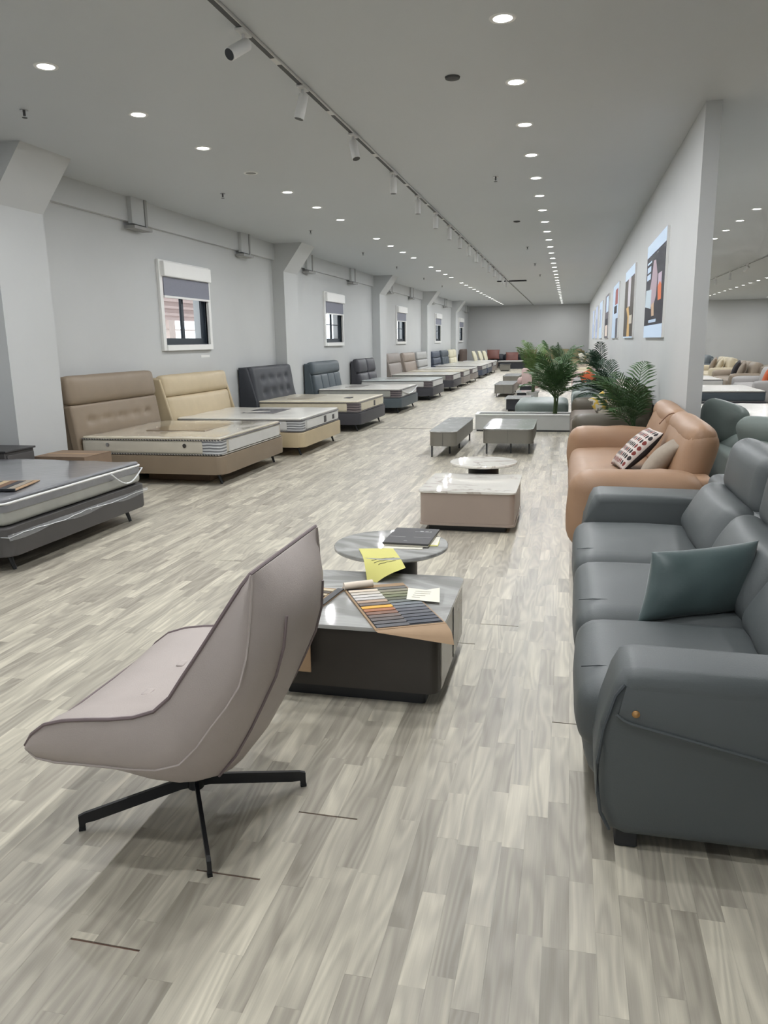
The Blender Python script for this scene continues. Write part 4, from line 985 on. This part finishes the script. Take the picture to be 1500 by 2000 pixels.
# ------------------------------------------------------------------ low planter and the palms
def planter(x0, x1, y0, y1, z1, label):
    t = thing('planter', label, 'planter', ((x0+x1)/2, y0, 0)); hx = (x1-x0)/2; d = y1-y0
    b = B().box(-hx, hx, 0, .03, .03, z1-.02); b.box(-hx, hx, d-.03, d, .03, z1-.02); b.box(-hx, -hx+.03, .03, d-.03, .03, z1-.02); b.box(hx-.03, hx, .03, d-.03, .03, z1-.02)
    b.obj('box', M['planter'], t, 0)
    c = B().box(-hx-.01, hx+.01, -.01, .05, z1-.02, z1); c.box(-hx-.01, hx+.01, d-.05, d+.01, z1-.02, z1); c.box(-hx-.01, -hx+.05, .05, d-.05, z1-.02, z1); c.box(hx-.05, hx+.01, .05, d-.05, z1-.02, z1)
    c.obj('coping', M['white'], t, 0)
    B().box(-hx+.03, hx-.03, .03, d-.03, .03, z1-.05).obj('soil', M['soil'], t, 0)
    B().box(-hx+.02, hx-.02, .02, d-.02, 0, .03).obj('base_recess', M['dark'], t, 0)
    return t
planter(-1.6, 1.05, 13.9, 14.35, .31, 'long low white planter box across the end of the grey tables')
def frond(L, droop, n=15, wl=.2, spread=.9):
    """feather leaf along +x rising then drooping; returns builder"""
    b = B(); pts = []
    for i in range(n+1):
        s = i/n; pts.append(Vector((L*s*(1-.12*s), 0, L*(.62*s-droop*s*s))))
    b.tube(pts, .006, 5, r2=.002)
    for i in range(3, n+1):
        s = i/n; p = pts[i]; tg = (pts[i]-pts[i-1]).normalized(); ll = wl*(sin(pi*min(1, s*.86+.12)))**.6
        for sd in (-1, 1):
            sv = Vector((0, sd, 0)); dr = (tg*(.75+.5*s)+sv*spread+Vector((0, 0, -.12+random.uniform(-.12, .1)))).normalized()
            w = .013; nrm = tg*w
            mid = p+dr*ll*.5+Vector((0, 0, .012)); tip = p+dr*ll+Vector((0, 0, -.12*ll))
            b.add([p-nrm*.5, p+nrm*.5, mid+nrm*.9, mid-nrm*.9, tip], [(0, 1, 2, 3), (3, 2, 4)])
    return b
FR = [frond(.62, .3), frond(.56, .55), frond(.68, .42), frond(.5, .15)]
FM = {}
def palm(loc, label, h, sc, nf, m, seed, stem_h=.25, upr=1.0, az0=0, az1=2*pi):
    rn = random.Random(seed); t = thing('potted_palm', label, 'palm', loc, 0, 'palms among the sofas')
    B().tube([(0, 0, -.02), (.01, .0, stem_h*.5), (0, .01, stem_h)], .03, 8, r2=.02).obj('stem', M['stem'], t)
    B().tube([(.03, .02, -.02), (.06, .04, stem_h*.8)], .018, 7, r2=.012).obj('stem', M['stem'], t)
    for i in range(nf):
        k = rn.randrange(4); key = (k, m)
        if key not in FM: FM[key] = FR[k].mesh('frond', M[m], 0)
        o = bpy.data.objects.new('frond', FM[key]); COL.objects.link(o); o.parent = t
        a = az0+(az1-az0)*(i+rn.random()*.7)/nf; s = sc*(.75+.45*rn.random())
        o.location = (0, 0, stem_h*(.55+.45*rn.random())); o.rotation_euler = (0, -upr*(.1+.75*rn.random()), a); o.scale = (s, s, s)
    return t
palm((-.22, 14.12, .26), 'bushy green palm standing in the left end of the long planter', 1.1, 1.25, 36, 'leaf', 1, .5, 1.2)
palm((-.85, 19.6, .3), 'yellow green palm farther down behind the black tables', 1.1, 1.3, 22, 'leaflight', 2, .55, 1.2)
palm((-.25, 25.4, .3), 'small distant palm above the sofas along the partition', 1.0, 1.2, 20, 'leaf', 3, .55, 1.2)
palm((.72, 14.12, .26), 'dark green palm in the planter beside the partition', 1.0, 1.05, 22, 'leafdark', 4, .35, 1.1, R(75), R(285))
palm((.85, 21.95, .3), 'distant dark palm against the partition', 1.0, 1.3, 16, 'leafdark', 6, .5, 1.1, R(90), R(270))
palm((.78, 9.58, .42), 'palm with wide arching fronds between the tan sofa and the brown sofa', .8, 1.3, 18, 'leaf', 5, .2, 1.0, R(72), R(288))
def pot(x, y, h, label, r=.15):
    t = thing('plant_pot', label, 'plant pot', (x, y, 0)); 
    B().lathe([(0, 0), (r*.75, 0), (r, h-.02), (r+.012, h-.02), (r+.012, h), (r-.02, h), (r-.03, h-.05), (0, h-.05)], n=24).obj('pot', M['planter'], t)
    B().lathe([(0, h-.06), (r-.035, h-.06), (r-.035, h-.04), (0, h-.04)], n=20).obj('soil', M['soil'], t)
pot(.78, 9.58, .46, 'round white pot hidden between the tan sofa and the brown sofa')
pot(-.85, 19.6, .34, 'round white pot of the yellow green palm'); pot(-.25, 25.4, .34, 'round white pot of the small distant palm', .13); pot(.85, 21.95, .34, 'round white pot of the dark palm by the partition', .12)

# ------------------------------------------------------------------ more sofas along the partition
sofa((.05, 10.2, 0), 3.3, 1.0, 'olive brown sofa with taupe back cushions behind the tan sofa', M['brown'], 2, .36, .64, .44, .98, M['brown2'], nq=10, soft=.04, arm_r=.12)
throw(.46, .46, .16, frame_m((.55, 11.35, .66), (.45, .5, .25), (-.2, .2, .6)), M['yellowpillow'], 'yellow and grey patterned pillow on the olive brown sofa')
sofa((.08, 15.0, 0), 3.2, 1.0, 'sage grey sofa right behind the long planter', M['sage'], 3, .3, .62, .44, .88, M['sage'], nq=8, soft=.04)
t = thing('ottoman', 'large sage grey ottoman peeking over the long planter', 'ottoman', (-.95, 14.75, 0))
B().cush((.48, .75, .3), (.98, 1.5, .3), .1, (.01, .01, .02), 10).obj('cushion', M['sage'], t, 60); B().box(.06, .9, .06, 1.44, .07, .2, .02).obj('base', M['sagedark'], t)
for x in (.12, .84):
    for y in (.12, 1.38): B().tube([(x, y, .08), (x, y, 0)], .02, 8).obj('leg', M['black'], t)
sofa((.1, 18.7, 0), 2.8, .95, 'pale grey sofa beyond the sage grey sofa', M['lightgrey'], 3, .25, .6, .44, .85, M['lightgrey'], nq=6)
throw(.5, .5, .16, frame_m((.5, 19.2, .63), (.45, .6, .2), (-.25, .1, .6)), M['orange'], 'orange pillow on the pale grey sofa')
sofa((.1, 22.7, 0), 2.4, .95, 'dusty pink sofa far along the partition', M['pink'], 2, .25, .6, .44, .85, nq=6)
sofa((.1, 26.0, 0), 2.8, .95, 'cream sofa far along the partition', M['cream'], 3, .25, .6, .44, .86, nq=6)
sofa((.1, 30.0, 0), 2.8, .95, 'light brown sofa farthest along the partition', M['taupe2'], 3, .25, .6, .44, .9, nq=6)
sofa((.1, 35.0, 0), 3.0, .95, 'olive sofa near the far end of the partition', M['olive'], 3, .25, .6, .44, .95, nq=6)
throw(.5, .5, .16, frame_m((.6, 36.2, .75), (.3, .8, .1), (-.25, .1, .6)), M['paper'], 'white pillow on the olive sofa')
# black and grey tables along the aisle edge
def block_table(loc, wx, wy, h, label, body, top):
    t = thing('coffee_table', label, 'coffee table', loc, 0, 'black tables down the aisle')
    B().box(-.04, wx+.04, -.04, wy+.04, h-.02, h, .005, 1).obj('top', top, t); B().box(.0, wx, .0, wy, .04, h-.02, .004, 1).obj('body', body, t)
    B().box(.04, wx-.04, .04, wy-.04, 0, .04).obj('plinth', M['black'], t, 0); return t
block_table((-1.36, 17.9, 0), .55, .9, .3, 'black block table with a pale top beside the sage ottoman', M['navyblack'], M['greytop'])
block_table((-1.25, 20.0, 0), .5, .8, .3, 'second black block table with a pale top down the aisle', M['navyblack'], M['greytop'])
block_table((-1.3, 22.3, 0), .36, .6, .34, 'third and smallest black block table down the aisle', M['navyblack'], M['greytop'])
leg_table((-2.06, 22.5, 0), .55, 2.0, 'taupe low cabinet with a grey top far down the aisle', M['warmgrey'], M['greytop'], .1, .36, .04)
leg_table((-2.15, 26.5, 0), .55, 2.0, 'second taupe low cabinet farther down the aisle', M['warmgrey'], M['greytop'], .1, .42, .04)
t = thing('armchair', 'dusty pink round-backed armchair beyond the black tables', 'armchair', (-1.25, 25.2, 0))
B().cush((0, 0, .33), (.62, .6, .2), .08, (0, 0, .02), 8).obj('seat_cushion', M['pink'], t, 60)
pts = [(.32*cos(a), .34*sin(a)) for a in [R(-115+230*i/12) for i in range(13)]]
out = [(.4*cos(a), .42*sin(a)) for a in [R(-115+230*i/12) for i in range(13)]]
B().prism(out+pts[::-1], .1, .72, .03).obj('backrest', M['pink'], t, 50)
for x in (-.2, .2):
    for y in (-.2, .2): B().tube([(x, y, .25), (x*1.1, y*1.1, 0)], .015, 7).obj('leg', M['black'], t)
# far wall group
sf = sofa((-1.9, 47.6, 0), 2.9, .95, 'black sofa with red brown cushions against the far wall', M['navyblack'], 3, .2, .7, .42, .8, M['navyblack'], R(90), nq=6)
sf.location = (-1.9, 46.6, 0); sf.rotation_euler = (0, 0, R(90))
for i, (x, z, w) in enumerate(((-4.35, .78, .75), (-3.25, .62, .75), (-2.2, .76, .75))):
    throw(w, .6, .2, frame_m((x, 46.75 if i else 46.6, z), (1, 0, 0), (0, .35, 1)), M['redbrown'], ['tall red brown cushion at the end of the black sofa by the beds', 'red brown cushion in the middle of the black far sofa', 'red brown cushion behind the yellow green palm on the far sofa'][i], 'red brown cushions by the far wall')
t = thing('bench', 'long light grey bench with a black base before the far sofa', 'bench', (-3.9, 44.7, 0))
B().box(0, 1.9, 0, .8, .38, .46, .02).obj('seat', M['lightgrey'], t); B().box(.1, 1.8, .08, .72, 0, .38).obj('base', M['navyblack'], t, 0)
block_table((-3.52, 41.6, 0), .5, .6, .36, 'small taupe table before the far grey bench', M['warmgrey'], M['dark'])
sofa((-1.2, 46.6, 0), 2.6, .95, 'olive high-backed sofa against the far wall by the partition', M['olive'], 3, .2, .7, .42, 1.05, rz=R(90), nq=6).location = (.95, 46.7, 0)

# ------------------------------------------------------------------ the other half of the hall
sr = sofa((1.35, 6.7, 0), 2.9, 1.0, 'sage sofa backing onto the partition end, seen past the tan sofa', M['sage'], 3, .3, .6, .42, .7, M['sage'], R(180), nq=10, soft=.05)
sr.location = (2.4, 9.5, 0)
for c_, sz, e1, e2, m_, lb in (((1.5, 8.15, .78), (.46, .36, .18), (.72, -.6, -.25), (-.1, .1, 1), 'sagedark', 'deep sage cushion standing on the back of the sage sofa'),
                              ((1.78, 7.45, .70), (.6, .38, .2), (.6, -.8, 0), (-.6, .1, .8), 'sage', 'pale sage cushion leaning on the sage sofa')):
    o = B().cush((0, 0, 0), sz, .085, (.02, .02, .03), 12, None, .008, 5).obj('throw_pillow', M[m_], None, 60); o.matrix_world = frame_m(c_, e1, e2); tag(o, lb, 'pillow')
def plain_bed(x0, x1, y0, y1, label, mlabel, fm, tp, sd, z1=.55):
    t = thing('bed', label, 'bed', ((x0+x1)/2, (y0+y1)/2, 0), 0, 'beds in the other half'); hx, hy = (x1-x0)/2, (y1-y0)/2
    B().prism(rrect(-hx, hx, -hy, hy, .08), .12, .34, .01).obj('bed_frame', fm, t)
    for sx in (-hx+.15, hx-.15):
        for sy in (-hy+.15, hy-.15): B().tube([(sx, sy, .13), (sx, sy, 0)], .02, 8).obj('leg', M['black'], t)
    m = thing('mattress', mlabel, 'mattress', ((x0+x1)/2, (y0+y1)/2, 0), 0, 'mattresses in the other half')
    B().cush((0, 0, (z1+.335)/2), (2*hx-.06, 2*hy-.06, z1-.335), .05, (0, 0, .01), 10, None, .006, 4).obj('ticking', sd, m, 50)
    B().cush((0, 0, z1+.004), (2*hx-.1, 2*hy-.1, .03), .014, (0, 0, .01), 14, None, .01, 5).obj('top_panel', tp, m, 60)
    for z in (z1-.01, .35): B().tube([(x, y, z) for x, y in rrect(-hx+.025, hx-.025, -hy+.025, hy-.025, .06)], .009, 6, True).obj('piping', mpipe_k, m)
plain_bed(1.6, 3.7, 10.7, 13.0, 'dark bed nearest past the partition end', 'white mattress in plastic nearest past the partition end', H['anthracite'], mwhitetop, mwhite, .56)
plain_bed(1.7, 3.78, 16.3, 18.4, 'dark bed second past the partition end', 'white mattress with dark grey sides, second past the partition end', H['anthracite'], mwhitetop, H['bluegrey'], .54)
plain_bed(1.8, 3.8, 20.8, 22.8, 'dark bed third past the partition end', 'white mattress third past the partition end', H['anthracite'], mwhitetop, mwhite, .54)
sofa((4.05, 18.9, 0), 2.6, 1.0, 'light grey sofa at the picture edge across the hall', M['lightgrey'], 2, .3, .6, .44, .85, nq=6)
sofa((4.15, 22.2, 0), 2.8, 1.0, 'taupe sofa across the hall behind the light grey sofa', M['taupe2'], 3, .3, .62, .44, .92, nq=6)
sofa((4.25, 26.0, 0), 2.8, 1.0, 'cream sofa across the hall between taupe and blue grey sofas', M['cream'], 3, .3, .64, .44, .95, nq=6)
sofa((4.2, 30.0, 0), 3.0, 1.0, 'blue grey sofa far across the hall', M['slate'], 3, .3, .64, .44, .95, nq=6)
sofa((4.1, 35.5, 0), 3.2, 1.0, 'olive sofa farthest across the hall', M['olive'], 3, .3, .66, .44, 1.1, nq=6)
for i, (x, y, m_) in enumerate(((4.6, 23.0, 'beigepillow'), (4.65, 24.0, 'charcoal'), (4.7, 26.8, 'cream'), (4.7, 28.0, 'taupe2'), (4.65, 31.2, 'slate'), (4.5, 19.6, 'orange'))):
    throw(.5, .48, .18, frame_m((x, y, .68), (.2, .9, .1), (.25, .05, .6)), M[m_], ['grey beige pillow on the taupe sofa across the hall', 'charcoal pillow on the taupe sofa across the hall', 'cream pillow on the cream sofa across the hall', 'taupe pillow on the cream sofa across the hall', 'slate pillow on the blue grey sofa across the hall', 'orange pillow on the light grey sofa across the hall'][i], 'pillows across the hall')
